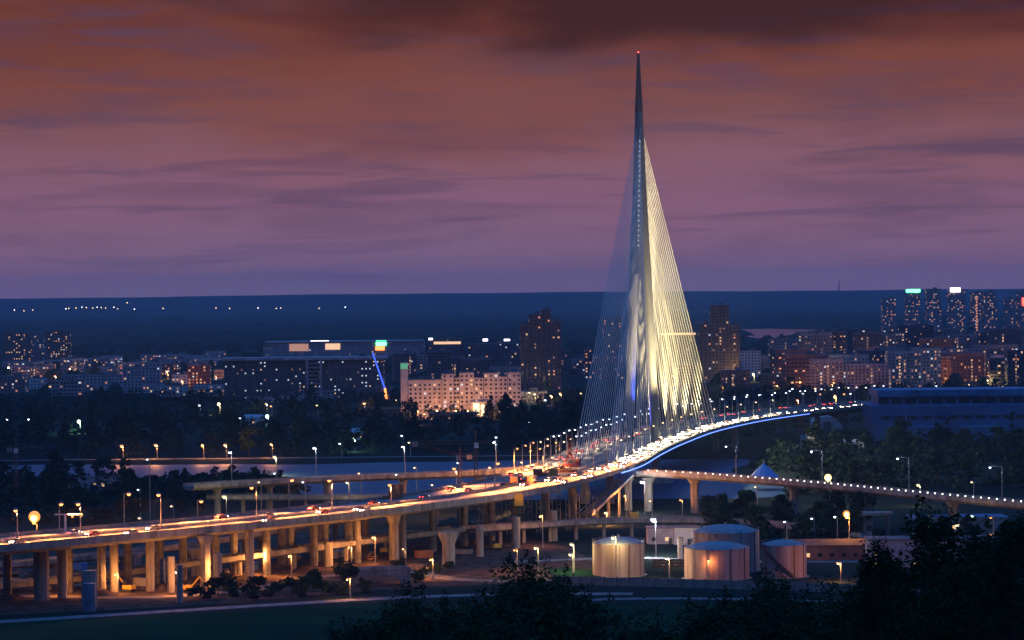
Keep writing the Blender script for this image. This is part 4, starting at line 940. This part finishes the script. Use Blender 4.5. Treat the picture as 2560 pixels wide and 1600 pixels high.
# ------------------------------------------------------------------ cranes and site objects
def lattice(mb, a, b, w, n, r=.09, up=Vector((0, 0, 1))):
    a, b = Vector(a), Vector(b); d = (b - a).normalized(); s1 = d.cross(up if abs(d.dot(up)) < .9 else Vector((1, 0, 0))).normalized(); s2 = d.cross(s1)
    cs = [(s1 * x + s2 * y) * w / 2 for x, y in ((-1, -1), (1, -1), (1, 1), (-1, 1))]
    for c in cs: mb.tube(a + c, b + c, r, n=4)
    for i in range(n):
        p, q = a.lerp(b, i / n), a.lerp(b, (i + 1) / n)
        for k in range(4): mb.tube(p + cs[k], q + cs[(k + 1) % 4], r * .7, n=4)
    return mb
def crane(base, h, jib, back, ang, label, m='cranepaint', slope=0.0):
    e = empty('tower_crane', base, label, 'crane', None, ang)
    lattice(MB(), (0, 0, 0), (0, 0, h), 1.2, int(h / 2.2), .09).build('mast', m, e)
    lattice(MB(), (0, 0, h + .2), (jib, 0, h + .2 + jib * slope), 1.0, int(jib / 2.4), .07).build('jib', m, e)
    lattice(MB(), (0, 0, h + .25), (-back, 0, h + .25), 1.2, max(2, int(back / 2.4)), .07).build('counter_jib', m, e)
    MB().box((-back + 1.2, 0, h - 1.4), (2.2, 1.4, 1.8)).build('counterweight', 'concrete', e)
    MB().box((.4, -1.3, h - 1.9), (1.6, 1.4, 2)).build('cab', 'whitewall', e)
    MB().tube((0, 0, h + .8), (0, 0, h + 5), .3, .15).build('apex', m, e)
    mb = MB(); mb.tube((0, 0, h + 5), (jib * .7, 0, h + .9 + jib * .7 * slope), .06, n=4); mb.tube((0, 0, h + 5), (-back + 1, 0, h + .9), .06, n=4); mb.build('tie_rod', 'darkmetal', e)
    MB().box((0, 0, -.2), (4, 4, .9)).build('base', 'concrete', e)
p = att(39, 1122, 1250); crane((p.x, p.y, 0), p.z, 13, 4, -.05, 'small tower crane by the trees at the far left')
p = att(1189, 1107, 1095); crane((p.x, p.y, 0), p.z, 8, 25, -.08, 'tall slim tower crane standing left of the bridge')
p = att(1150, 1140, 1120); crane((p.x, p.y, 0), p.z, 17, 5, math.pi + .12, 'small tower crane with a raised jib left of the bridge', 'rust', .28)
p = MAIN.off(MAIN.find(1419, -.30, wmain, d0=DJ), -5.5, .1); e = empty('derrick', p, 'dark red lattice derrick standing on the bridge tracks', 'derrick')
lattice(MB(), (0, 0, 0), (0, 0, 13.5), 1.1, 8, .13).build('mast', 'redlattice', e); lattice(MB(), (-3, -2, 0), (0, 0, 6), .6, 4, .1).build('stay', 'redlattice', e); lattice(MB(), (3, -2, 0), (0, 0, 6), .6, 4, .1).build('stay', 'redlattice', e)
MB().box((0, 0, 0), (5, 4, 1.0)).build('base_frame', 'redlattice', e); MB().box((2.5, -2, 0), (2.2, 2.4, 2.2)).build('winch_house', 'redlattice', e)
p = MAIN.off(DP - 16, -5.5, .1); e = empty('site_tower', p, 'dark works tower on the deck before the pylon legs', 'tower')
lattice(MB(), (0, 0, 0), (0, 0, 11), 2.2, 6, .16).build('frame', 'darkmetal', e); MB().box((0, 0, 5), (2.6, 2.6, 2.4)).build('cabin', 'darkmetal', e); MB().box((0, 0, 11), (2.8, 2.8, .3)).build('platform', 'darkmetal', e)
def cabin(d, o, label, m, w=6, stack=1):
    p = MAIN.off(d, o, .03); _, t_, _ = MAIN.fr(d); e = empty('site_cabin', p, label, 'site cabin', 'site cabins on the deck', math.atan2(t_.y, t_.x))
    MB().box((0, 0, .2), (w, 2.5, 2.5 * stack)).build('body', m, e); MB().box((0, 0, .2 + 2.5 * stack + .003), (w + .3, 2.8, .15)).build('roof', 'galv', e)
    for s_ in range(stack): MB().box((-w * .2, -1.28, 1.2 + s_ * 2.5), (1.4, .1, 1.0)).build('window', 'glass', e); MB().box((w * .25, -1.28, .25 + s_ * 2.5), (.9, .1, 2.0)).build('door', 'darkmetal', e)
dq = MAIN.find(1000, -.7, wmain, d1=DJ)
cabin(dq, -wmain(dq) + 3.0, 'two-storey orange-lit site cabin on the far side of the viaduct', 'orangepaint', 6, 2)
for i, (px, o) in enumerate([(1290, -3), (1345, -6), (1385, -1), (1440, -4), (1330, 2.5)]):
    d = MAIN.find(px, o / 20, wmain, d0=DJ - 40); cabin(d, o, '%s low site cabin from the left on the unfinished bridge median' % ORD[[0, 2, 3, 4, 1][i]], ['orangepaint', 'rust', 'yellowpaint', 'redlattice', 'orangepaint'][i], 5)
# heap of formwork boards and beams, each pile a thing
for i, (px, o) in enumerate([(1310, -1), (1365, -3.5), (1405, -5), (1420, 1), (1265, -2)]):
    d = MAIN.find(px, o / 20, wmain, d0=DJ - 50); p = MAIN.off(d, o, .03); e = empty('formwork_pile', p, 'pile of timber formwork on the unfinished median, %s from the left' % ORD[[1, 2, 3, 4, 0][i]], 'formwork pile', 'formwork piles', random.random() * 3)
    for k in range(9): MB().box((random.uniform(-.8, .8), (k % 3 - 1) * .75, .05 + (k // 3) * .42), (5 + random.random() * 2, .6, .38), random.uniform(-.12, .12)).build('beam', ['orangepaint', 'soil', 'rust'][k % 3], e)
# yellow hoarding panels
for i, (px, py, t) in enumerate([(1297, 1253, 985), (1586, 1298, 1028)]):
    p = att(px, py, t); e = empty('yellow_hoarding', (p.x, p.y, p.z - 1.6), ['yellow board hanging below the viaduct edge', 'yellow board at the foot of the orange pier'][i], 'hoarding'); MB().box((0, 0, 0), (3.0, .3, 4.2)).build('board', 'yellowpaint', e)
    for s_ in (-1, 1): MB().box((s_ * 1.2, .3, -1.2 if i else 0), (.2, .25, 6)).build('post', 'galv', e)
# cross-arm gantry pole at left
p = atz(163, 1290, 12); d = MAIN.find(163, -.95, wmain, d1=DJ); b = MAIN.off(d, -wmain(d) * .95, .1); e = empty('sign_gantry', b, 'pale T-shaped gantry post on the far viaduct edge at left', 'gantry')
MB().box((0, 0, 0), (.7, .5, 5.2)).build('post', 'whitewall', e); MB().box((1.0, 0, 5.2), (8.6, .5, .35)).build('crossarm', 'whitewall', e)
for x in (2.2, 4.8): MB().box((x, 0, 4.3), (.7, .4, .9)).build('signal_head', 'darkmetal', e)
# scaffold legs below the deck between viaduct and bridge
for i in range(13):
    px = 1205 + i * 24 + random.uniform(-5, 5); p = atz(px, 1345 - i * 2 - (i % 3) * 14, 0)
    e = empty('scaffold_tower', p, '%s slim scaffold tower from the left under the deck' % ordn(i), 'scaffold', 'scaffold towers under the deck')
    for s_ in ((-1, -1), (1, -1), (1, 1), (-1, 1)): MB().tube((s_[0] * .7, s_[1] * .7, 0), (s_[0] * .7, s_[1] * .7, 12.5), .14, n=5).build('standard', 'galv', e)
    mb = MB()
    for z in range(5):
        for a_, b_ in (((-1, -1), (1, -1)), ((1, -1), (1, 1)), ((1, 1), (-1, 1)), ((-1, 1), (-1, -1))): mb.tube((a_[0] * .7, a_[1] * .7, 1 + z * 2.6), (b_[0] * .7, b_[1] * .7, 1 + z * 2.6 + (1.6 if z % 2 else 0)), .08, n=4)
    mb.build('bracing', 'galv', e)['kind'] = 'stuff'

# clutter on the building site below the viaduct
CL = [(30, 1470), (70, 1440), (125, 1420), (180, 1460), (200, 1425), (255, 1455), (300, 1410), (320, 1480), (350, 1465), (395, 1440), (430, 1415), (470, 1480), (500, 1400), (540, 1435), (585, 1450), (600, 1400), (635, 1425), (680, 1395), (745, 1400), (780, 1385), (845, 1395), (905, 1390), (930, 1400), (960, 1385), (1060, 1395), (1150, 1385), (1180, 1360), (1240, 1375), (15, 1425), (230, 1405)]
for i, (px, py) in enumerate(CL):
    p = atz(px, py, 0); rz = random.random() * 3; q = i % 4; nth = ordn(sorted(c[0] for c in CL).index(px))
    if q == 0:
        e = empty('shipping_container', p, 'site container below the viaduct, %s item of site clutter from the left' % nth, 'container', 'site clutter', rz)
        MB().box((0, 0, .15), (6, 2.4, 2.5)).build('body', ['orangepaint', 'bluepaint', 'whitewall'][i % 3], e); MB().box((3.02, 0, .3), (.08, 2.1, 2.2)).build('door', 'galv', e)
        for k in range(9): MB().box((-2.7 + k * .67, -1.22, .3), (.18, .08, 2.2)).build('rib', ['orangepaint', 'bluepaint', 'whitewall'][i % 3], e)
    elif q == 1:
        e = empty('beam_stack', p, 'stack of precast beams below the viaduct, %s item of site clutter from the left' % nth, 'beam stack', 'site clutter', rz)
        for k in range(8): MB().box((random.uniform(-.5, .5), (k % 4 - 1.5) * .9, .1 + (k // 4) * .75), (8, .7, .65), random.uniform(-.03, .03)).build('beam', 'concrete', e)
    elif q == 2:
        e = empty('formwork_pile', p, 'pile of formwork boards below the viaduct, %s item of site clutter from the left' % nth, 'formwork pile', 'site clutter', rz)
        for k in range(10): MB().box((random.uniform(-1, 1), random.uniform(-1, 1), .05 + k * .16), (4, 1.4, .12), random.uniform(-.6, .6)).build('board', ['orangepaint', 'soil', 'rust', 'yellowpaint'][k % 4], e)
    else:
        e = empty('excavator', p, 'excavator below the viaduct, %s item of site clutter from the left' % nth, 'excavator', 'site clutter', rz)
        for s_ in (-1, 1): MB().loft([[(-1.8, s_ * 1.1 + w_, .1), (1.8, s_ * 1.1 + w_, .1), (2.1, s_ * 1.1 + w_, .5), (1.8, s_ * 1.1 + w_, .9), (-1.8, s_ * 1.1 + w_, .9), (-2.1, s_ * 1.1 + w_, .5)] for w_ in (-.3, .3)]).build('track', 'darkmetal', e)
        MB().box((-.4, 0, .95), (3.4, 2.4, 1.2)).build('house', 'yellowpaint', e); MB().box((.6, .7, 2.151), (1.4, 1.0, 1.1)).build('cab', 'glass', e)
        MB().tube((1.2, -.2, 1.8), (3.6, -.2, 4.6), .28, .24, 6).build('boom', 'yellowpaint', e); MB().tube((3.6, -.2, 4.6), (5.4, -.2, 2.4), .22, .18, 6).build('stick', 'yellowpaint', e); MB().box((5.4, -.2, 1.5), (.9, 1.1, .9)).build('bucket', 'darkmetal', e)
# ------------------------------------------------------------------ cars
def car_proto(paint):
    e = empty('car', (0, 0, 0))
    prof = [(-2.2, .35), (2.15, .35), (2.25, .62), (2.1, .85), (1.1, .98), (-2.0, 1.02), (-2.25, .75)]
    MB().loft([[(x, y * (1 - .05 * (abs(z - .6) > .25)), z) for x, z in prof] for y in (-.86, -.5, .5, .86)]).build('body', paint, e)
    cab = [(-1.75, 1.0), (.95, 1.0), (.25, 1.48), (-1.2, 1.5)]
    MB().loft([[(x, y, z) for x, z in cab] for y in (-.74, .74)]).build('cabin', 'glass', e)
    MB().box((-.48, 0, 1.495), (1.5, 1.3, .06)).build('roof', paint, e)
    for x in (-1.35, 1.4):
        for y in (-.8, .8):
            w = MB().tube((x, y - .1, .33), (x, y + .1, .33), .33, n=12).build('wheel', 'tyre', e)
    for y in (-.62, .62):
        MB().ball((2.2, y, .70), .20, 8, 4).build('headlight', 'e_head', e); MB().box((-2.26, y, .72), (.1, .34, .16)).build('taillight', 'e_tail', e)
    return e
protos = [car_proto(c) for c in ('white_car', 'grey_car', 'red_car')]; used = [False] * 3
CC = {}
def car(d, o, toward, label, group):
    k = random.randrange(3); c = protos[k] if not used[k] else copy_tree(protos[k]); used[k] = True
    p, t_, _ = MAIN.fr(d); q = MAIN.off(d, o, .03); c.location = q; c.rotation_euler[2] = math.atan2(t_.y, t_.x) + (math.pi if toward else 0)
    CC[(k, toward)] = CC.get((k, toward), -1) + 1
    tag(c, ('%s %s car ' % (ordn(CC[(k, toward)]), ('white', 'grey', 'red')[k])) + label, 'car', group)
def lane(side, i, d):
    h = wmain(d); md = medw(d) + .6; return side * (md + (h - 1.8 - md) * (i + .5) / 3)
d = 150
while d < DE - 60:
    y = MAIN.at(d).y
    for side, lab in ((1, 'from the left on the near carriageway, headlights towards the viewer'), (-1, 'from the left on the far carriageway, red tail lights')):
        for i in range(3):
            if random.random() < (.50 if side == 1 and y > 1120 else (.16 if y < 1060 else .30)):
                car(d + random.uniform(-5, 5), lane(side, i, d), side == 1, lab, 'cars on the near carriageway' if side == 1 else 'cars on the far carriageway')
    d += 14
for k, u in enumerate(used):
    if not u:
        for ch in list(protos[k].children): bpy.data.objects.remove(ch)
        bpy.data.objects.remove(protos[k])

# ------------------------------------------------------------------ trees
def tree_meshes(h, rx, rz, leaves, size, seed, trunk_h, leafm, lobes=9, limbs=7, cone=0.0, shoots=0):
    rnd = random.Random(seed); mb = MB(); top = trunk_h + rz * 1.1
    pts = [Vector((0, 0, -1.5))]; 
    for k in range(1, 6): pts.append(Vector((rnd.uniform(-.2, .2) * k * .3, rnd.uniform(-.2, .2) * k * .3, top * k / 5)))
    r0 = h * .022
    for k in range(5): mb.tube(pts[k], pts[k + 1], r0 * (1 - k * .18), r0 * (1 - (k + 1) * .18), 7, caps=False)
    cl = []
    for k in range(lobes):
        a = rnd.uniform(0, 6.28); zz = rnd.uniform(-.8, .85); rr = math.sqrt(max(.05, 1 - zz * zz)) * rnd.uniform(.35, .85) * (1 - cone * (zz + 1) / 2)
        c = Vector((rr * rx * math.cos(a), rr * rx * math.sin(a), trunk_h + rz + zz * rz)); cl.append((c, rnd.uniform(.30, .55) * rx * (1 - cone * .55 * (zz + 1) / 2)))
        if k < limbs: s0 = pts[2].lerp(pts[4], rnd.random()); mb.tube(s0, c, r0 * .38, r0 * .1, 5, caps=False)
    cl.append((Vector((0, 0, trunk_h + rz * 1.75)), rx * .35 * (1 - cone * .6)))
    tm = mb.mesh('trunk', 'trunk'); lf = MB(); V = []; F = []
    for i in range(leaves):
        c, r = rnd.choice(cl); v = Vector((rnd.gauss(0, 1), rnd.gauss(0, 1), rnd.gauss(0, 1))).normalized() * (r * (rnd.random() ** .45))
        v.z *= .8; p = c + v; s = size * rnd.uniform(.6, 1.35)
        a = Vector((rnd.gauss(0, 1), rnd.gauss(0, 1), rnd.gauss(0, .6))).normalized(); b = a.cross(Vector((rnd.gauss(0, 1), rnd.gauss(0, 1), rnd.gauss(0, 1)))).normalized()
        o = len(V); V += [p - a * s, p + b * s * .55, p + a * s, p - b * s * .55]; F.append((o, o + 1, o + 2, o + 3))
    for i in range(shoots):
        c, r = rnd.choice(cl); dr = (c - Vector((0, 0, trunk_h + rz * .8))).normalized() * .8 + Vector((rnd.gauss(0, .4), rnd.gauss(0, .4), rnd.uniform(.3, 1.0)))
        dr.normalize(); ln = r * rnd.uniform(1.1, 1.75)
        for k in range(34):
            f = rnd.uniform(.35, 1) ; sp = .32 * (1.1 - f) * r * .6 + .12; p = c + dr * (ln * f) + Vector((rnd.gauss(0, sp), rnd.gauss(0, sp), rnd.gauss(0, sp) - .1)); s = size * rnd.uniform(.5, 1.1)
            a = Vector((rnd.gauss(0, 1), rnd.gauss(0, 1), rnd.gauss(0, .6))).normalized(); b = a.cross(Vector((rnd.gauss(0, 1), rnd.gauss(0, 1), rnd.gauss(0, 1)))).normalized()
            o = len(V); V += [p - a * s, p + b * s * .5, p + a * s, p - b * s * .5]; F.append((o, o + 1, o + 2, o + 3))
    lf.add(V, F); return tm, lf.mesh('crown', leafm)
def tree_proto(tm, cm):
    return tm, cm
def plant(ms, loc, s, label, group, name='tree', cat='tree', rz=None, sz=None):
    e = empty(name, loc, label, cat, group, random.random() * 6.28 if rz is None else rz); e.scale = (s, s, s * (sz or random.uniform(.85, 1.15)))
    inst('trunk', ms[0], e); inst('crown', ms[1], e)
MID = [tree_meshes(13, 4.6, 5.2, 620, .75, 11 + i, 2.2, 'leaf_dark' if i % 2 else 'leaf', 10) for i in range(5)]
POP = [tree_meshes(16, 2.6, 6.8, 520, .7, 31 + i, 1.6, 'leaf_dark', 9, cone=.4) for i in range(2)]
BUSH = [tree_meshes(4, 2.4, 1.5, 300, .42, 51 + i, .2, 'leaf', 7) for i in range(2)]
def near_deck(x, y, m):
    for q in range(0, int(MAIN.len), 12):
        c = MAIN.at(q)
        if (c.x - x) ** 2 + (c.y - y) ** 2 < m * m: return True
    return False
def scatter(n, fx0, fx1, y0, y1, label, group, meshes, s0=.8, s1=1.3, deck=32, name='tree', avoid=(), zones=None):
    k = tries = 0; out = []
    while k < n and tries < n * 12:
        tries += 1; y = math.sqrt(random.uniform(y0 * y0, y1 * y1)); x = random.uniform(fx0, fx1) * y
        if in_river(x, y) > .15 and y < 1600: continue
        if y < 1900 and near_deck(x, y, deck): continue
        if any(a[0] < x < a[1] and a[2] < y < a[3] for a in avoid): continue
        out.append((x / y, x, y)); k += 1
    out.sort(); cnt = {}
    for f, x, y in out:
        z = ''
        for lim, ph in zones or ((9, ''),):
            if f < lim: z = ph; break
        row = '' if not zones else (' front row' if y < (y0 + y1) / 2 else ' back row')
        c = cnt[z + row] = cnt.get(z + row, -1) + 1
        plant(random.choice(meshes), (x, y, -.1), random.uniform(s0, s1), '%s%s,%s %s from the left' % (label, z, row + (',' if row else ''), ordn(c)), group, name, name)
AV = [(205, 335, 1640, 1720)]
scatter(92, -.19, .045, 1555, 2010, 'dark far-bank tree ', 'tree belt of the far bank', MID + POP[:1], .9, 1.45, avoid=AV, zones=((-.125, 'below the left slabs'), (-.06, 'below the dark hall'), (-.01, 'below the white complex'), (9, 'below the brown tower')))
scatter(12, -.19, .02, 2060, 2420, 'dark tree between the far bank houses and the city', 'trees before the left city', MID, .8, 1.2)
scatter(64, .055, .20, 1230, 1900, 'dark right-bank tree ', 'trees of the right bank', MID + POP, .8, 1.25, 30, avoid=AV + [(88, 104, 1200, 1300)], zones=((.11, 'near the bridge'), (.15, 'by the blue tent'), (9, 'before the blue hall')))
scatter(24, -.20, -.135, 1100, 1400, 'dark tree on the near bank at the far left', 'trees of the left near bank', MID, .8, 1.15, 36)
scatter(18, -.14, -.078, 1245, 1385, 'low riverside tree on the near bank behind the unfinished ramp', 'low riverside trees', MID, .42, .62, 30)
scatter(10, -.135, -.112, 1120, 1230, 'dark tree by the water behind the left viaduct', 'trees by the water', MID, .6, .9, 36)
scatter(24, .068, .125, 985, 1085, 'dark tree below the curved ramp behind the storage tanks', 'trees behind the storage tanks', MID, .8, 1.15, 34)
scatter(16, .125, .20, 850, 960, 'dark tree around the depot behind the right trees', 'trees around the depot', MID + BUSH, .7, 1.0, 34, avoid=[(100, 150, 860, 905)])
scatter(10, .06, .19, 2150, 2440, 'dark tree in front of the right-hand city quarter', 'trees before the right city', MID, .8, 1.25)
scatter(14, -.085, -.075, 1215, 1235, 'low bush on the river edge under the unfinished ramp', 'bushes at the river edge', BUSH + MID[:1], .7, 1.0, 20, 'bush')
BU = sorted([(545, 1487), (575, 1493), (610, 1490), (640, 1482), (668, 1492), (700, 1478), (730, 1486), (762, 1478), (790, 1470), (820, 1482), (848, 1488), (870, 1468), (1035, 1455), (1060, 1450), (1005, 1432), (1090, 1440), (1120, 1430), (852, 1440), (480, 1500), (905, 1482), (520, 1496), (560, 1478), (625, 1498), (685, 1486), (745, 1492), (805, 1490), (775, 1460)])
for i, (px, py) in enumerate(BU):
    p = atz(px, py, 0); plant(random.choice(BUSH), p, random.uniform(.9, 1.7), 'dark bush on the slope between viaduct and field, %s from the left' % ordn(i), 'bushes on the slope', 'bush', 'bush')
# city greenery too far to count
mb = MB()
def lump(x, y, r, h):
    n = 7; k = random.random() * 6
    mb.loft([[(x + r * q * (1 + .25 * math.sin(2 * a + k)) * math.cos(a * 6.283 / n), y + r * .6 * q * math.sin(a * 6.283 / n), h * z * (1 + .2 * math.sin(3 * a + k))) for a in range(n)] for q, z in ((1, 0), (.9, .5), (.6, .85), (.2, 1))], smooth=True)
for _ in range(500):
    y = math.sqrt(random.uniform(2500 ** 2, 4900 ** 2)); x = random.uniform(-.19, .19) * y; lump(x, y, random.uniform(6, 14), random.uniform(6, 13) * (1.6 if x > 600 and y > 3400 else 1))
for _ in range(900):
    y = 5000 * (5.2 ** random.random()); x = random.uniform(-.19, .19) * y
    if far_water(x, y) > .01: continue
    lump(x, y, random.uniform(25, 140) * y / 6000, random.uniform(7, 16))
tag(mb.build('woodland', 'leaf_dark'), 'dark woods and hedgerows scattered over the city and plain', 'woodland', None, 'stuff')

mb = MB()
def clump(x, y, r, h):
    V = []; F = []
    for i in range(46):
        v = Vector((random.gauss(0, 1), random.gauss(0, 1), abs(random.gauss(0, .9)))).normalized() * random.random() ** .3
        p = Vector((x + v.x * r, y + v.y * r, v.z * h)); q = random.uniform(.9, 2.0)
        a = Vector((random.gauss(0, 1), random.gauss(0, 1), random.gauss(0, .7))).normalized(); b = a.cross(Vector((random.gauss(0, 1), random.gauss(0, 1), random.gauss(0, 1)))).normalized()
        o = len(V); V += [p - a * q, p + b * q * .6, p + a * q, p - b * q * .6]; F.append((o, o + 1, o + 2, o + 3))
    mb.add(V, F)
for fx0, fx1, y0, y1, n, h0, h1 in ((-.2, .05, 1550, 2450, 620, 5, 12), (.055, .2, 1225, 1950, 420, 4, 10), (-.205, -.135, 1110, 1400, 90, 4, 9), (-.14, -.075, 1240, 1385, 90, 2, 5), (.06, .2, 2150, 2480, 160, 6, 11), (.068, .125, 990, 1080, 40, 4, 9)):
    k = 0
    while k < n:
        y = math.sqrt(random.uniform(y0 * y0, y1 * y1)); x = random.uniform(fx0, fx1) * y; k += 1
        if (in_river(x, y) > .02 and y < 1600) or (y < 1900 and near_deck(x, y, 34)) or (200 < x < 340 and 1635 < y < 1725) or (y < 1600 and 1538 < y < 1556): continue
        clump(x, y, random.uniform(4, 8), random.uniform(h0, h1))
tag(mb.build('undergrowth', 'leaf_dark'), 'dark mass of undergrowth and thicket between the riverside trees', 'undergrowth', None, 'stuff')
# foreground trees on the hillside
NEAR = [tree_meshes(20, 7.5, 7.5, 15000, .27, 71 + i, 4, 'leaf_near', 30, 14, shoots=130) for i in range(3)]
CON = [tree_meshes(22, 5.0, 9.5, 7500, .23, 91 + i, 2.5, 'leaf_near', 40, 22, cone=.45, shoots=150) for i in range(2)]
def near_tree(px, py, t, ms, s, label, sz=1.0):
    top = att(px, py, t); g = gz(top.x, t); hgt = max(v.co.z for v in ms[1].vertices); e_s = (top.z - g) / (hgt * (.93 if ms in NEAR else 1.0))
    e = empty('tree', (top.x, t, g), label, 'tree', 'foreground trees', random.random() * 6); e.scale = (s, s, e_s)
    inst('trunk', ms[0], e); inst('crown', ms[1], e)
for i, (px, py, t, k, s, lab) in enumerate([
    (1300, 1405, 300, 0, 1.15, 'dark broad tree forming the top of the middle foreground clump'), (1120, 1480, 285, 1, 1.0, 'dark tree on the left shoulder of the middle foreground clump'), (960, 1530, 270, 2, .9, 'low dark tree at the left end of the middle foreground clump'),
    (1420, 1470, 290, 2, .95, 'dark tree on the right shoulder of the middle foreground clump'), (870, 1575, 255, 0, .7, 'lowest dark treetop at the bottom left of the middle clump'), (1240, 1480, 265, 1, 1.1, 'dark tree low in front of the middle foreground clump'),
    (1640, 1545, 275, 1, .9, 'low dark treetop at the bottom between the two clumps'), (1770, 1495, 285, 0, .95, 'dark tree left in the clump below the storage tanks'), (1915, 1455, 295, 2, .95, 'tallest dark tree of the clump below the storage tanks'), (2030, 1480, 280, 1, .9, 'dark tree right in the clump below the storage tanks'),
    (2150, 1440, 250, 0, .8, 'dark leafy tree at the left foot of the tall right trees'), (2440, 1400, 235, 1, .8, 'dark leafy tree filling the bottom right corner')]):
    near_tree(px, py, t, NEAR[k], s, lab)
for px, py, t, k, s, lab in [(2318, 1238, 225, 0, 1.0, 'tallest dark leafy tree at the right with a ragged top'), (2215, 1320, 230, 1, .8, 'dark leafy tree just left of the tallest right tree'), (2455, 1290, 235, 1, .95, 'dark leafy tree right of the tallest right tree'), (2548, 1252, 220, 0, .9, 'dark tree cut by the right frame edge'), (2390, 1380, 215, 0, .8, 'shorter tree in front of the right trees')]:
    near_tree(px, py, t, CON[k], s, lab)

# ------------------------------------------------------------------ haze
hm = bpy.data.materials.new('haze'); hm.use_nodes = True; t = hm.node_tree; t.nodes.clear()
pv = t.nodes.new('ShaderNodeVolumePrincipled'); pv.inputs['Color'].default_value = (.62, .80, 1, 1); pv.inputs['Density'].default_value = 4.4e-5; pv.inputs['Anisotropy'].default_value = 0.0
ou = t.nodes.new('ShaderNodeOutputMaterial'); t.links.new(pv.outputs[0], ou.inputs['Volume']); MATS['haze'] = hm
mb = MB(); mb.box((0, 8000, -12), (36000, 24000, 240))
tag(mb.build('haze', 'haze'), 'thin blue evening haze over the whole plain', 'haze', None, 'stuff')
